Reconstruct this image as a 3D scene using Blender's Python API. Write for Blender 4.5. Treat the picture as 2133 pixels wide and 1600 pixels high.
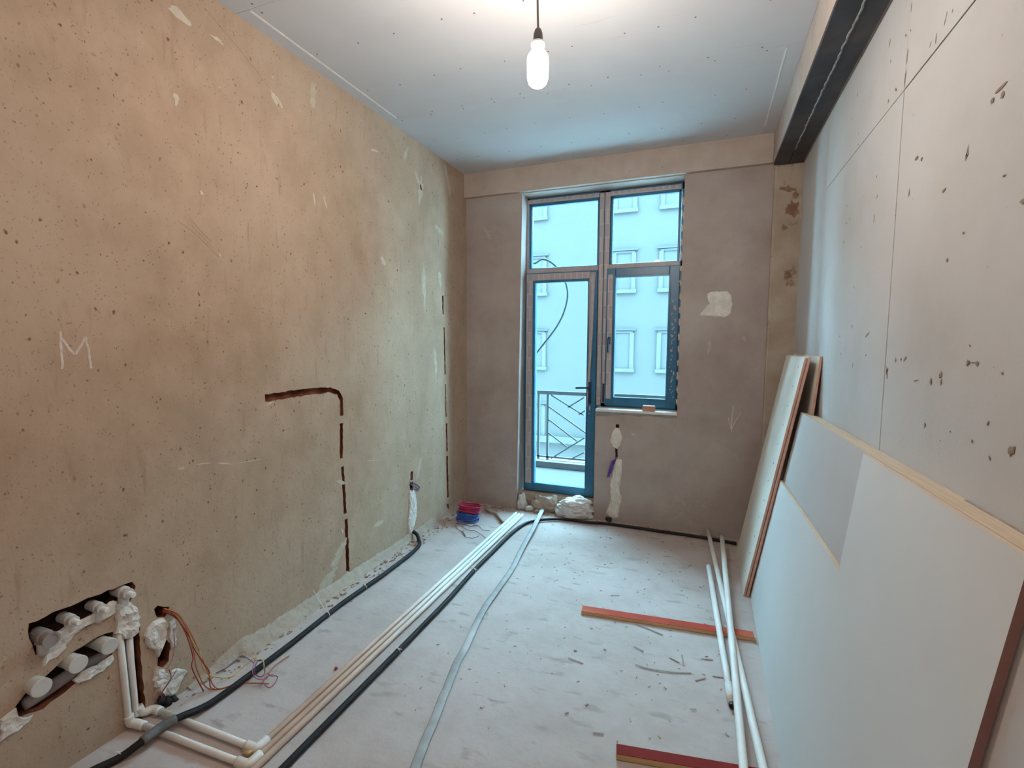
import bpy, bmesh, math, random
from mathutils import Vector, Matrix, noise as mnoise
from mathutils.geometry import tessellate_polygon

random.seed(7)
scene = bpy.context.scene
for o in list(bpy.data.objects):
    bpy.data.objects.remove(o)
COL = scene.collection

# ------------------------------------------------------------------ camera
cam_data = bpy.data.cameras.new('camera')
cam = bpy.data.objects.new('camera', cam_data)
COL.objects.link(cam)
CAM_R = Vector((0.93090239, 0.36523716, 0.00474934))
CAM_U = Vector((-0.03524389, 0.0768714, 0.99641791))
CAM_F = Vector((-0.36356376, 0.9277352, -0.08443215))
cam.matrix_world = Matrix(((CAM_R.x, CAM_U.x, -CAM_F.x, 0.0),
                           (CAM_R.y, CAM_U.y, -CAM_F.y, 0.0),
                           (CAM_R.z, CAM_U.z, -CAM_F.z, 1.5092),
                           (0, 0, 0, 1)))
cam_data.sensor_fit = 'HORIZONTAL'
cam_data.sensor_width = 36.0
cam_data.lens = 1018.153 / 2133.0 * 36.0
cam_data.clip_start = 0.02
scene.camera = cam

# ------------------------------------------------------------------ sky (even, bright overcast) and exposure
world = bpy.data.worlds.new('overcast_sky')
scene.world = world
world.use_nodes = True
bgn = world.node_tree.nodes['Background']
bgn.inputs[0].default_value = (0.42, 0.90, 1.20, 1)
bgn.inputs[1].default_value = 36.0
BULB_STRENGTH = 450.0
FILL_GLOBE_STRENGTH = 95.0
scene.view_settings.view_transform = 'Standard'
scene.view_settings.look = 'None'
scene.view_settings.exposure = 0.0
scene.view_settings.gamma = 1.0
scene.view_settings.use_curve_mapping = False
scene.cycles.max_bounces = 7
scene.cycles.diffuse_bounces = 4
scene.cycles.use_adaptive_sampling = True
scene.cycles.adaptive_threshold = 0.06
scene.cycles.use_denoising = True

# ------------------------------------------------------------------ materials
def new_mat(name):
    m = bpy.data.materials.new(name)
    m.use_nodes = True
    nt = m.node_tree
    return m, nt, nt.nodes['Principled BSDF']

def rgba(c):
    return (c[0], c[1], c[2], 1.0)

def pmat(name, c1, c2=None, scale=6.0, detail=6.0, lo=0.35, hi=0.65, c3=None, big=1.2, big_lo=0.45, big_hi=0.7,
         rough=0.85, bump=0.0, bump_scale=60.0, spec=0.25, stretch=(1, 1, 1), pits=None, metallic=0.0, streak=None):
    """procedural surface: fine mottling c1/c2, large patches c3, dark pits (scale, size, colour), streaks, bump"""
    m, nt, b = new_mat(name)
    N, L = nt.nodes, nt.links
    tc = N.new('ShaderNodeTexCoord')
    mp = N.new('ShaderNodeMapping')
    mp.inputs['Scale'].default_value = stretch
    L.new(tc.outputs['Object'], mp.inputs[0])
    vec = mp.outputs[0]
    col = None
    def nz(sc, det, rg=0.6):
        n = N.new('ShaderNodeTexNoise')
        n.inputs['Scale'].default_value = sc
        n.inputs['Detail'].default_value = det
        n.inputs['Roughness'].default_value = rg
        L.new(vec, n.inputs['Vector'])
        return n.outputs['Fac']
    def rng(sock, a, bb):
        r = N.new('ShaderNodeMapRange')
        r.inputs['From Min'].default_value = a
        r.inputs['From Max'].default_value = bb
        L.new(sock, r.inputs['Value'])
        return r.outputs[0]
    def mix(fac, a, bb):
        x = N.new('ShaderNodeMix')
        x.data_type = 'RGBA'
        if isinstance(fac, float): x.inputs[0].default_value = fac
        else: L.new(fac, x.inputs[0])
        if isinstance(a, tuple): x.inputs[6].default_value = rgba(a)
        else: L.new(a, x.inputs[6])
        if isinstance(bb, tuple): x.inputs[7].default_value = rgba(bb)
        else: L.new(bb, x.inputs[7])
        return x.outputs[2]
    col = tuple(c1)
    if c2:
        col = mix(rng(nz(scale, detail), lo, hi), tuple(c1), tuple(c2))
    if c3:
        col = mix(rng(nz(big, 5.0), big_lo, big_hi), col, tuple(c3))
    if streak:
        smp = N.new('ShaderNodeMapping')
        smp.inputs['Scale'].default_value = streak[0]
        L.new(tc.outputs['Object'], smp.inputs[0])
        n = N.new('ShaderNodeTexNoise')
        n.inputs['Scale'].default_value = streak[1]
        n.inputs['Detail'].default_value = 8.0
        L.new(smp.outputs[0], n.inputs['Vector'])
        col = mix(rng(n.outputs['Fac'], streak[2], streak[3]), col, tuple(streak[4]))
    hgt = None
    if pits:
        for (ps, size, pc, lo2, hi2) in pits:
            v = N.new('ShaderNodeTexVoronoi')
            v.inputs['Scale'].default_value = ps
            v.inputs['Randomness'].default_value = 1.0
            dn = N.new('ShaderNodeTexNoise'); dn.inputs['Scale'].default_value = ps*1.6; dn.inputs['Detail'].default_value = 2.0
            L.new(vec, dn.inputs['Vector'])
            vm = N.new('ShaderNodeVectorMath'); vm.operation = 'MULTIPLY_ADD'
            vm.inputs[1].default_value = (0.55/ps, 0.55/ps, 0.55/ps)
            L.new(dn.outputs['Color'], vm.inputs[0]); L.new(vec, vm.inputs[2])
            L.new(vm.outputs[0], v.inputs['Vector'])
            f1 = rng(v.outputs['Distance'], size, size * 0.45)
            f2 = rng(nz(ps * 0.35, 3.0), lo2, hi2)
            mu = N.new('ShaderNodeMath'); mu.operation = 'MULTIPLY'
            L.new(f1, mu.inputs[0]); L.new(f2, mu.inputs[1])
            col = mix(mu.outputs[0], col, tuple(pc))
    if isinstance(col, tuple):
        b.inputs['Base Color'].default_value = rgba(col)
    else:
        L.new(col, b.inputs['Base Color'])
    b.inputs['Roughness'].default_value = rough
    b.inputs['Specular IOR Level'].default_value = spec
    b.inputs['Metallic'].default_value = metallic
    if bump:
        bp = N.new('ShaderNodeBump')
        bp.inputs['Strength'].default_value = bump
        bp.inputs['Distance'].default_value = 0.01
        L.new(nz(bump_scale, 8.0, 0.65), bp.inputs['Height'])
        L.new(bp.outputs[0], b.inputs['Normal'])
    return m

M = {}
M['plaster'] = pmat('brown_plaster', (0.43, 0.30, 0.213), (0.365, 0.25, 0.172), scale=7, c3=(0.455, 0.333, 0.245), big=0.9,
                    rough=0.95, bump=0.35, bump_scale=38, spec=0.1, stretch=(1, 1, 0.8),
                    pits=[(22, 0.15, (0.13, 0.085, 0.055), 0.44, 0.56), (42, 0.17, (0.17, 0.11, 0.07), 0.45, 0.58), (60, 0.20, (0.22, 0.14, 0.09), 0.45, 0.6), (95, 0.25, (0.26, 0.17, 0.11), 0.5, 0.6)],
                    streak=((1, 3.5, 0.5), 9.0, 0.62, 0.78, (0.34, 0.225, 0.15)))
M['plaster_back'] = pmat('grey_brown_plaster', (0.37, 0.30, 0.275), (0.32, 0.25, 0.225), scale=4, c3=(0.42, 0.36, 0.325), big=1.6,
                    rough=0.95, bump=0.2, bump_scale=45, spec=0.1,
                    pits=[(30, 0.10, (0.2, 0.15, 0.12), 0.55, 0.65)])
M['lintel'] = pmat('pale_concrete_lintel', (0.485, 0.40, 0.345), (0.42, 0.34, 0.29), scale=5, rough=0.9, bump=0.2, spec=0.15,
                    pits=[(22, 0.12, (0.2, 0.15, 0.12), 0.52, 0.62)])
M['pillar'] = pmat('stained_pillar_plaster', (0.42, 0.34, 0.27), (0.34, 0.265, 0.2), scale=5, c3=(0.20, 0.12, 0.07), big=4.5, big_lo=0.6, big_hi=0.66,
                    rough=0.95, bump=0.25, bump_scale=40, spec=0.1)
M['concrete'] = pmat('pale_concrete', (0.47, 0.44, 0.42), (0.435, 0.405, 0.38), scale=3, c3=(0.50, 0.475, 0.46), big=1.0,
                    rough=0.88, bump=0.12, bump_scale=70, spec=0.2,
                    pits=[(17, 0.055, (0.14, 0.10, 0.08), 0.5, 0.6), (45, 0.09, (0.3, 0.25, 0.2), 0.58, 0.66)])
M['joint'] = pmat('concrete_joint', (0.26, 0.21, 0.17), (0.4, 0.34, 0.28), scale=14, rough=0.95)
M['stain'] = pmat('brown_stain', (0.17, 0.115, 0.085), (0.32, 0.25, 0.20), scale=45, rough=0.95)
M['ceiling'] = pmat('grey_plasterboard', (0.58, 0.56, 0.56), (0.555, 0.535, 0.535), scale=3, rough=0.9, spec=0.1, bump=0.03, bump_scale=120,
                    streak=((1, 9, 1), 3.0, 0.66, 0.76, (0.50, 0.485, 0.48)))
M['board_edge_white'] = pmat('white_board_edge', (0.82, 0.81, 0.79), (0.72, 0.71, 0.69), scale=20, rough=0.8)
M['screw'] = pmat('dark_screw', (0.12, 0.11, 0.11), (0.2, 0.19, 0.18), scale=30, rough=0.5)
M['floor'] = pmat('dusty_screed', (0.46, 0.375, 0.34), (0.41, 0.33, 0.295), scale=5, c3=(0.51, 0.435, 0.405), big=1.3,
                    rough=0.85, bump=0.5, bump_scale=24, spec=0.3,
                    pits=[(36, 0.10, (0.3, 0.24, 0.19), 0.52, 0.62)],
                    streak=((1.2, 3.2, 1), 5.0, 0.60, 0.70, (0.35, 0.285, 0.25)))
M['mortar'] = pmat('crumbly_mortar', (0.43, 0.34, 0.275), (0.37, 0.285, 0.22), scale=25, rough=0.95, bump=0.6, bump_scale=60, spec=0.1,
                    pits=[(40, 0.2, (0.2, 0.15, 0.1), 0.5, 0.6)])
M['brick_red'] = pmat('chased_red_brick', (0.20, 0.055, 0.03), (0.07, 0.02, 0.014), scale=28, rough=0.95, bump=0.6, bump_scale=50, spec=0.1, c3=(0.30, 0.11, 0.06), big=14)
M['cavity'] = pmat('dark_cavity', (0.035, 0.022, 0.018), (0.08, 0.04, 0.03), scale=30, rough=0.95, bump=0.5)
M['gypsum'] = pmat('white_gypsum', (0.74, 0.70, 0.65), (0.62, 0.57, 0.51), scale=22, rough=0.9, bump=0.6, bump_scale=45, spec=0.15)
M['smear'] = pmat('pale_plaster_smear', (0.56, 0.47, 0.38), (0.46, 0.37, 0.29), scale=25, rough=0.95, bump=0.3)
M['smear_dim'] = pmat('faint_plaster_smear', (0.48, 0.39, 0.295), (0.42, 0.33, 0.245), scale=25, rough=0.95)
M['chalk'] = pmat('chalk', (0.60, 0.50, 0.44), (0.47, 0.37, 0.30), scale=60, rough=0.95)
M['chalk_faint'] = pmat('faint_chalk', (0.43, 0.36, 0.32), (0.37, 0.30, 0.255), scale=60, rough=0.95)
M['shaving'] = pmat('floor_shaving', (0.27, 0.22, 0.19), (0.34, 0.28, 0.25), scale=60, rough=0.95)
M['scored'] = pmat('scored_plaster', (0.30, 0.195, 0.13), (0.36, 0.245, 0.165), scale=40, rough=0.95)
M['brown_stain'] = pmat('wet_brown_stain', (0.20, 0.115, 0.065), (0.30, 0.19, 0.12), scale=14, rough=0.95)
M['steel'] = pmat('black_painted_steel', (0.022, 0.022, 0.025), (0.045, 0.045, 0.05), scale=8, rough=0.55, spec=0.4, bump=0.1, c3=(0.07, 0.05, 0.045), big=3)
M['weld'] = pmat('grey_weld', (0.35, 0.33, 0.31), (0.18, 0.17, 0.165), scale=40, rough=0.5, metallic=0.3)
M['frame'] = pmat('anthracite_frame', (0.02, 0.115, 0.215), (0.028, 0.14, 0.24), scale=9, rough=0.35, spec=0.5)
M['dark_frame'] = pmat('dark_frame_gasket', (0.012, 0.03, 0.07), (0.02, 0.04, 0.08), scale=9, rough=0.5)
M['gasket'] = M['dark_frame']
M['black'] = pmat('black_plastic', (0.012, 0.012, 0.015), (0.02, 0.019, 0.021), scale=30, rough=0.5, spec=0.4)
M['conduit'] = pmat('black_conduit', (0.012, 0.012, 0.014), (0.022, 0.021, 0.021), scale=18, rough=0.6, spec=0.2)
M['sleeve'] = pmat('grey_sleeve', (0.10, 0.095, 0.09), (0.16, 0.15, 0.14), scale=24, rough=0.7)
M['tie'] = pmat('white_nylon', (0.78, 0.78, 0.76), (0.7, 0.7, 0.68), scale=10, rough=0.5)
M['pipe'] = pmat('cream_pipe', (0.74, 0.69, 0.63), (0.66, 0.60, 0.54), scale=9, rough=0.45, spec=0.4)
M['pipe_rod'] = pmat('white_pipe', (0.76, 0.73, 0.68), (0.68, 0.64, 0.59), scale=7, rough=0.5, spec=0.35)
M['drain'] = pmat('grey_white_drain', (0.58, 0.55, 0.50), (0.5, 0.47, 0.43), scale=9, rough=0.45, spec=0.35)
M['drain_grey'] = pmat('grey_drain', (0.30, 0.26, 0.25), (0.25, 0.215, 0.2), scale=9, rough=0.5)
M['brass'] = pmat('yellow_brass', (0.60, 0.44, 0.22), (0.48, 0.34, 0.16), scale=20, rough=0.4, metallic=0.4)
M['flat_hose'] = pmat('grey_flat_hose', (0.36, 0.35, 0.33), (0.28, 0.27, 0.255), scale=14, rough=0.6, c3=(0.46, 0.44, 0.42), big=4)
M['lath_red'] = pmat('red_film_plywood', (0.44, 0.065, 0.035), (0.36, 0.05, 0.03), scale=6, rough=0.75, spec=0.1, c3=(0.50, 0.16, 0.09), big=2.2, big_lo=0.48, big_hi=0.7)
M['lath_dark'] = pmat('dark_red_film_plywood', (0.22, 0.022, 0.018), (0.17, 0.016, 0.014), scale=6, rough=0.75, spec=0.1)
M['ply_edge'] = pmat('raw_ply_edge', (0.62, 0.40, 0.19), (0.5, 0.30, 0.14), scale=9, stretch=(1, 1, 60), rough=0.8)
M['sheet'] = pmat('white_sheet_face', (0.60, 0.57, 0.545), (0.575, 0.545, 0.52), scale=2.5, rough=0.75, spec=0.2,
                  pits=[(9, 0.05, (0.42, 0.38, 0.36), 0.58, 0.66)])
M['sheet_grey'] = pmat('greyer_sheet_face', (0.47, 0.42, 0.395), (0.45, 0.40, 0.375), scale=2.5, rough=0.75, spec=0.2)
M['wood_edge'] = pmat('beige_board_edge', (0.66, 0.52, 0.38), (0.57, 0.43, 0.30), scale=6, stretch=(14, 1, 14), rough=0.8,
                      pits=[(14, 0.06, (0.2, 0.12, 0.08), 0.6, 0.66)])
M['brown_edge'] = pmat('brown_board_edge', (0.24, 0.13, 0.11), (0.2, 0.105, 0.09), scale=9, rough=0.8)
M['fibre'] = pmat('cream_fibre_board', (0.66, 0.60, 0.52), (0.61, 0.54, 0.46), scale=4, rough=0.8)
M['salmon_edge'] = pmat('salmon_board_edge', (0.58, 0.33, 0.26), (0.50, 0.27, 0.21), scale=12, rough=0.85)
M['socket'] = pmat('grey_lampholder', (0.10, 0.085, 0.085), (0.12, 0.10, 0.10), scale=20, rough=0.5)
M['cord'] = pmat('grey_cord', (0.17, 0.14, 0.135), (0.2, 0.17, 0.16), scale=30, rough=0.6)
M['ceramic'] = pmat('white_lamp_collar', (0.85, 0.82, 0.76), (0.8, 0.77, 0.7), scale=20, rough=0.4)
M['blue'] = pmat('blue_insulation', (0.035, 0.11, 0.42), (0.02, 0.07, 0.3), scale=14, rough=0.45, spec=0.4)
M['red'] = pmat('red_insulation', (0.42, 0.03, 0.08), (0.3, 0.02, 0.06), scale=14, rough=0.5)
M['purple'] = pmat('purple_insulation', (0.16, 0.08, 0.22), (0.1, 0.05, 0.16), scale=14, rough=0.5)
M['violet_blue'] = pmat('violet_blue_insulation', (0.10, 0.08, 0.42), (0.06, 0.05, 0.3), scale=30, rough=0.5)
M['grey_wire'] = pmat('grey_violet_wire', (0.20, 0.17, 0.24), (0.15, 0.12, 0.18), scale=14, rough=0.5)
M['orange'] = pmat('orange_insulation', (0.50, 0.16, 0.06), (0.38, 0.11, 0.045), scale=14, rough=0.5)
M['red_brown'] = pmat('red_brown_insulation', (0.32, 0.06, 0.035), (0.22, 0.04, 0.03), scale=14, rough=0.5)
M['yellow'] = pmat('yellow_insulation', (0.62, 0.42, 0.12), (0.5, 0.34, 0.1), scale=14, rough=0.5)
M['pink'] = pmat('pink_insulation', (0.5, 0.2, 0.22), (0.38, 0.13, 0.17), scale=14, rough=0.5)
M['sack'] = pmat('white_woven_sack', (0.66, 0.66, 0.64), (0.5, 0.5, 0.49), scale=16, rough=0.7, bump=0.4, bump_scale=30)
M['sack_top'] = pmat('bright_sack_fold', (0.80, 0.80, 0.78), (0.66, 0.66, 0.64), scale=20, rough=0.7, bump=0.3, bump_scale=30)
M['paper'] = pmat('grey_brown_paper', (0.44, 0.37, 0.31), (0.34, 0.28, 0.23), scale=14, rough=0.9, bump=0.4, bump_scale=30)
M['rag'] = pmat('pale_rag', (0.68, 0.67, 0.63), (0.5, 0.48, 0.45), scale=20, rough=0.95, bump=0.4)
M['brick'] = pmat('pink_brick', (0.50, 0.28, 0.20), (0.42, 0.22, 0.16), scale=20, rough=0.95, bump=0.3)
M['sill'] = pmat('white_sill_strip', (0.70, 0.68, 0.66), (0.6, 0.58, 0.56), scale=14, rough=0.7)
M['grey_mortar'] = pmat('grey_mortar', (0.27, 0.255, 0.25), (0.22, 0.205, 0.2), scale=14, rough=0.95, bump=0.4)
M['rail'] = pmat('grey_railing_paint', (0.105, 0.115, 0.12), (0.12, 0.13, 0.135), scale=10, rough=0.6, spec=0.1)
M['out_cable'] = pmat('grey_cable', (0.065, 0.075, 0.08), (0.075, 0.085, 0.09), scale=10, rough=0.7, spec=0.1)
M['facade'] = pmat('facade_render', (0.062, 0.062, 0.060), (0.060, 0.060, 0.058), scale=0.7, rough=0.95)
M['bounce_base'] = pmat('bounce_base_render', (0.74, 0.73, 0.72), (0.68, 0.67, 0.66), scale=0.6, rough=0.95)
M['own_facade'] = pmat('own_facade_render', (0.40, 0.39, 0.37), (0.36, 0.35, 0.33), scale=0.6, rough=0.95)
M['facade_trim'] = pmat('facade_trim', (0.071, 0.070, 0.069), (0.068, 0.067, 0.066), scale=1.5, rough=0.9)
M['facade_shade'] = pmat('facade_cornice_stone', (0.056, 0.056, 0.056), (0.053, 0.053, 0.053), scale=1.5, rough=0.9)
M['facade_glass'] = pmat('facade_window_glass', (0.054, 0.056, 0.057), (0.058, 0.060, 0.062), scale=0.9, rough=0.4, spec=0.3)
M['balcony'] = pmat('balcony_tile', (0.064, 0.063, 0.062), (0.060, 0.059, 0.058), scale=3, rough=0.8, spec=0.1)
M['curb'] = pmat('balcony_curb', (0.15, 0.15, 0.148), (0.14, 0.14, 0.138), scale=3, rough=0.8, spec=0.1)
M['ground'] = pmat('street_ground', (0.70, 0.69, 0.68), (0.64, 0.63, 0.62), scale=0.5, rough=0.9)

def film_mat():
    m, nt, b = new_mat('printed_protective_film')
    N, L = nt.nodes, nt.links
    tc = N.new('ShaderNodeTexCoord')
    mp = N.new('ShaderNodeMapping')
    mp.inputs['Rotation'].default_value = (math.radians(90), 0, 0)
    L.new(tc.outputs['Object'], mp.inputs[0])
    br = N.new('ShaderNodeTexBrick')
    br.inputs['Color1'].default_value = (0.40, 0.345, 0.34, 1)
    br.inputs['Color2'].default_value = (0.33, 0.285, 0.29, 1)
    br.inputs['Mortar'].default_value = (0.45, 0.395, 0.39, 1)
    br.inputs['Scale'].default_value = 7.0
    br.inputs['Mortar Size'].default_value = 0.035
    br.inputs['Brick Width'].default_value = 0.35
    br.inputs['Row Height'].default_value = 0.8
    L.new(mp.outputs[0], br.inputs['Vector'])
    L.new(br.outputs['Color'], b.inputs['Base Color'])
    b.inputs['Roughness'].default_value = 0.4
    return m
M['film'] = film_mat()
M['film_plain'] = pmat('plain_protective_film', (0.42, 0.37, 0.37), (0.34, 0.30, 0.31), scale=18, rough=0.4)

def glass_mat():
    m = bpy.data.materials.new('window_glass')
    m.use_nodes = True
    nt = m.node_tree
    nt.nodes.clear()
    out = nt.nodes.new('ShaderNodeOutputMaterial')
    tr = nt.nodes.new('ShaderNodeBsdfTransparent')
    tr.inputs[0].default_value = (0.97, 0.985, 0.985, 1)
    gl = nt.nodes.new('ShaderNodeBsdfGlossy')
    gl.inputs['Roughness'].default_value = 0.02
    fr = nt.nodes.new('ShaderNodeFresnel')
    fr.inputs['IOR'].default_value = 1.15
    mx = nt.nodes.new('ShaderNodeMixShader')
    nt.links.new(fr.outputs[0], mx.inputs[0])
    nt.links.new(tr.outputs[0], mx.inputs[1])
    nt.links.new(gl.outputs[0], mx.inputs[2])
    nt.links.new(mx.outputs[0], out.inputs[0])
    return m
M['glass'] = glass_mat()

def emit_mat(name, color, strength):
    m = bpy.data.materials.new(name)
    m.use_nodes = True
    nt = m.node_tree
    nt.nodes.clear()
    out = nt.nodes.new('ShaderNodeOutputMaterial')
    e = nt.nodes.new('ShaderNodeEmission')
    e.inputs[0].default_value = rgba(color)
    e.inputs[1].default_value = strength
    nt.links.new(e.outputs[0], out.inputs[0])
    return m
M['globe'] = emit_mat('fill_globe_glow', (1.0, 0.925, 0.85), FILL_GLOBE_STRENGTH)
M['bulb'] = emit_mat('glowing_bulb', (1.0, 0.925, 0.83), BULB_STRENGTH)

# ------------------------------------------------------------------ object helpers
def tag(o, label=None, cat=None, group=None, kind=None):
    if label: o['label'] = label
    if cat: o['category'] = cat
    if group: o['group'] = group
    if kind: o['kind'] = kind
    return o

def link(name, me, mats, parent=None, smooth=False):
    o = bpy.data.objects.new(name, me)
    COL.objects.link(o)
    for m in (mats if isinstance(mats, (list, tuple)) else [mats]):
        me.materials.append(m)
    if smooth:
        for p in me.polygons: p.use_smooth = True
    if parent is not None:
        o.parent = parent
        o.matrix_parent_inverse = Matrix.Translation(-Vector(parent.location)) if parent.type == 'EMPTY' else Matrix.Identity(4)
    return o

def empty(name, loc, label=None, cat=None, group=None, kind=None):
    o = bpy.data.objects.new(name, None)
    o.empty_display_size = 0.05
    o.location = loc
    COL.objects.link(o)
    return tag(o, label, cat, group, kind)

class MB:
    def __init__(s):
        s.v, s.f, s.mi, s.cur = [], [], [], 0
    def add(s, vs, fs):
        k = len(s.v)
        s.v += [tuple(x) for x in vs]
        for f in fs:
            s.f.append([i + k for i in f]); s.mi.append(s.cur)
        return s
    def box(s, a, b):
        x0, y0, z0 = (min(a[i], b[i]) for i in range(3))
        x1, y1, z1 = (max(a[i], b[i]) for i in range(3))
        return s.add([(x0,y0,z0),(x1,y0,z0),(x1,y1,z0),(x0,y1,z0),(x0,y0,z1),(x1,y0,z1),(x1,y1,z1),(x0,y1,z1)],
                     [(0,3,2,1),(4,5,6,7),(0,1,5,4),(1,2,6,5),(2,3,7,6),(3,0,4,7)])
    def obox(s, c, ax, ay, az):
        """box from centre and three half-axis vectors"""
        c, ax, ay, az = map(Vector, (c, ax, ay, az))
        P = [c + ax*i + ay*j + az*k for k in (-1,1) for (i,j) in ((-1,-1),(1,-1),(1,1),(-1,1))]
        return s.add(P, [(0,3,2,1),(4,5,6,7),(0,1,5,4),(1,2,6,5),(2,3,7,6),(3,0,4,7)])
    def bar(s, p, q, w, h, up=(0,0,1)):
        p, q = Vector(p), Vector(q)
        d = (q - p); n = d.normalized()
        side = n.cross(Vector(up)).normalized(); u = side.cross(n)
        return s.obox((p+q)/2, d/2, side*w/2, u*h/2)
    def prism(s, poly, n, front_inset=0.0):
        """closed polygon extruded by vector n"""
        n = Vector(n); k = len(poly)
        a = [Vector(p) for p in poly]; b = [p + n for p in a]
        fs = [list(range(k)), [k + i for i in reversed(range(k))]]
        fs += [[i, k+i, k+(i+1) % k, (i+1) % k] for i in range(k)]
        return s.add(a + b, fs)
    def lathe(s, prof, origin, axis=(0,0,1), seg=20, cap=True):
        """prof: (radius, height) pairs along the axis"""
        az = Vector(axis).normalized()
        t = Vector((1,0,0)) if abs(az.x) < 0.9 else Vector((0,1,0))
        ax = (t - az * t.dot(az)).normalized(); ay = az.cross(ax)
        o = Vector(origin); vs = []; fs = []
        for r, h in prof:
            for i in range(seg):
                a = 2*math.pi*i/seg
                vs.append(o + az*h + (ax*math.cos(a) + ay*math.sin(a))*r)
        for j in range(len(prof)-1):
            for i in range(seg):
                i2 = (i+1) % seg
                fs.append((j*seg+i, j*seg+i2, (j+1)*seg+i2, (j+1)*seg+i))
        if cap:
            fs.append(tuple(reversed(range(seg))))
            fs.append(tuple((len(prof)-1)*seg + i for i in range(seg)))
        return s.add(vs, fs)
    def tube(s, pts, r, sides=10, flat=None, up=None, closed=False):
        """swept tube; flat = (half width, half height) gives an oval section, wide axis lying level"""
        P = [Vector(p) for p in pts]; n = len(P)
        vs, fs = [], []; prev = None
        for i in range(n):
            if closed: t = P[(i+1) % n] - P[i-1]
            else: t = P[min(i+1, n-1)] - P[max(i-1, 0)]
            if t.length < 1e-9: t = Vector((0,0,1))
            t.normalize()
            if up is not None: a = Vector(up).cross(t)
            elif prev is None:
                a = Vector((0,0,1)).cross(t)
                if a.length < 0.1: a = Vector((1,0,0)).cross(t)
            else: a = prev - t*prev.dot(t)
            if a.length < 1e-6: a = Vector((1,0,0)).cross(t)
            a.normalize(); prev = a; b = t.cross(a)
            rr = r(i/(n-1)) if callable(r) else r
            wa, wb = flat if flat else (rr, rr)
            for k in range(sides):
                an = 2*math.pi*k/sides
                vs.append(P[i] + a*math.cos(an)*wa + b*math.sin(an)*wb)
        m = n if closed else n-1
        for i in range(m):
            i2 = (i+1) % n
            for k in range(sides):
                k2 = (k+1) % sides
                fs.append((i*sides+k, i*sides+k2, i2*sides+k2, i2*sides+k))
        if not closed:
            fs.append(tuple(reversed(range(sides))))
            fs.append(tuple((n-1)*sides+k for k in range(sides)))
        return s.add(vs, fs)
    def mesh(s, name):
        me = bpy.data.meshes.new(name)
        me.from_pydata(s.v, [], s.f)
        for p, i in zip(me.polygons, s.mi): p.material_index = i
        me.validate(); me.update()
        bm = bmesh.new(); bm.from_mesh(me)
        bmesh.ops.recalc_face_normals(bm, faces=bm.faces)
        bm.to_mesh(me); bm.free()
        return me
    def build(s, name, mats, parent=None, smooth=False, bevel=0.0):
        o = link(name, s.mesh(name), mats, parent, smooth)
        if bevel:
            bv = o.modifiers.new('bevel', 'BEVEL'); bv.width = bevel; bv.segments = 2; bv.limit_method = 'ANGLE'
        return o

def catmull(pts, n=8):
    P = [Vector(p) for p in pts]
    if len(P) < 3:
        return [P[0].lerp(P[-1], i/n) for i in range(n+1)]
    Q = [P[0]*2-P[1]] + P + [P[-1]*2-P[-2]]
    out = []
    for i in range(1, len(Q)-2):
        a, b, c, d = Q[i-1], Q[i], Q[i+1], Q[i+2]
        for k in range(n):
            t = k/n
            out.append(0.5*((2*b) + (c-a)*t + (2*a-5*b+4*c-d)*t*t + (3*b-a-3*c+d)*t**3))
    out.append(P[-1])
    return out

def lift(pts, z):
    return [(p[0], p[1], z) for p in pts]

def ext(p, q, t):
    p, q = Vector(p), Vector(q)
    return tuple(p + (q-p)*t)

def rough_outline(pts, step=0.012, amp=0.003, seed=0):
    """closed outline subdivided and jittered, still planar"""
    rnd = random.Random(seed)
    P = [Vector(p) for p in pts]
    n = len(P)
    nrm = Vector((0,0,0))
    for i in range(n): nrm += P[i].cross(P[(i+1) % n])
    nrm.normalize(); out = []
    for i in range(n):
        a, b = P[i], P[(i+1) % n]
        k = max(1, int((b-a).length/step))
        side = (b-a).normalized().cross(nrm)
        for j in range(k):
            q = a.lerp(b, j/k) + side*rnd.uniform(-amp, amp)
            out.append(q)
    return out

def daub(mb, pts, nrm, thick, step=0.012, amp=0.003, seed=0):
    """an irregular lump of plaster on a wall: rim on the wall, raised shrunken top"""
    out = rough_outline(pts, step, amp, seed)
    nrm = Vector(nrm); c = sum(out, Vector())/len(out); k = len(out)
    off = Vector((seed*1.7, 0, 0)); vs = list(out); fs = []
    rings = [0.05, 0.16, 0.34, 0.55, 0.78]
    for m, t in enumerate(rings):
        for p in out:
            q = p + (c-p)*t
            h = thick*(0.55 if m == 0 else 0.85 + 0.55*mnoise.noise(q*38 + off) + 0.3*mnoise.noise(q*90 + off))
            vs.append(q + nrm*max(h, thick*0.25))
    vs.append(c + nrm*thick*(0.85 + 0.55*mnoise.noise(c*38 + off)))
    for m in range(len(rings)):
        a, b = m*k, (m+1)*k
        for i in range(k):
            j = (i+1) % k
            fs.append((a+i, a+j, b+j, b+i))
    a = len(rings)*k
    for i in range(k): fs.append((a+i, a+(i+1) % k, len(vs)-1))
    fs.append(tuple(reversed(range(k))))
    mb.add(vs, fs)

def blob(mb, a, b, w, nrm, thick=0.0008, seed=0, n=14):
    """thin irregular elongated mark between two points on a wall"""
    a, b, nrm = Vector(a), Vector(b), Vector(nrm)
    d = b-a; L = max(d.length, 1e-4); t = d/L; s = t.cross(nrm).normalized()
    rnd = random.Random(seed); c = (a+b)/2
    ring = []
    for i in range(n):
        an = 2*math.pi*i/n; q = rnd.uniform(0.5, 1.15)
        ring.append(c + t*math.cos(an)*L/2*q + s*math.sin(an)*w/2*q)
    top = [p + (c-p)*0.12 + nrm*thick for p in ring]
    fs = [(i, (i+1) % n, n+(i+1) % n, n+i) for i in range(n)] + [tuple(n+i for i in range(n))]
    mb.add(ring+top, fs)

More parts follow.
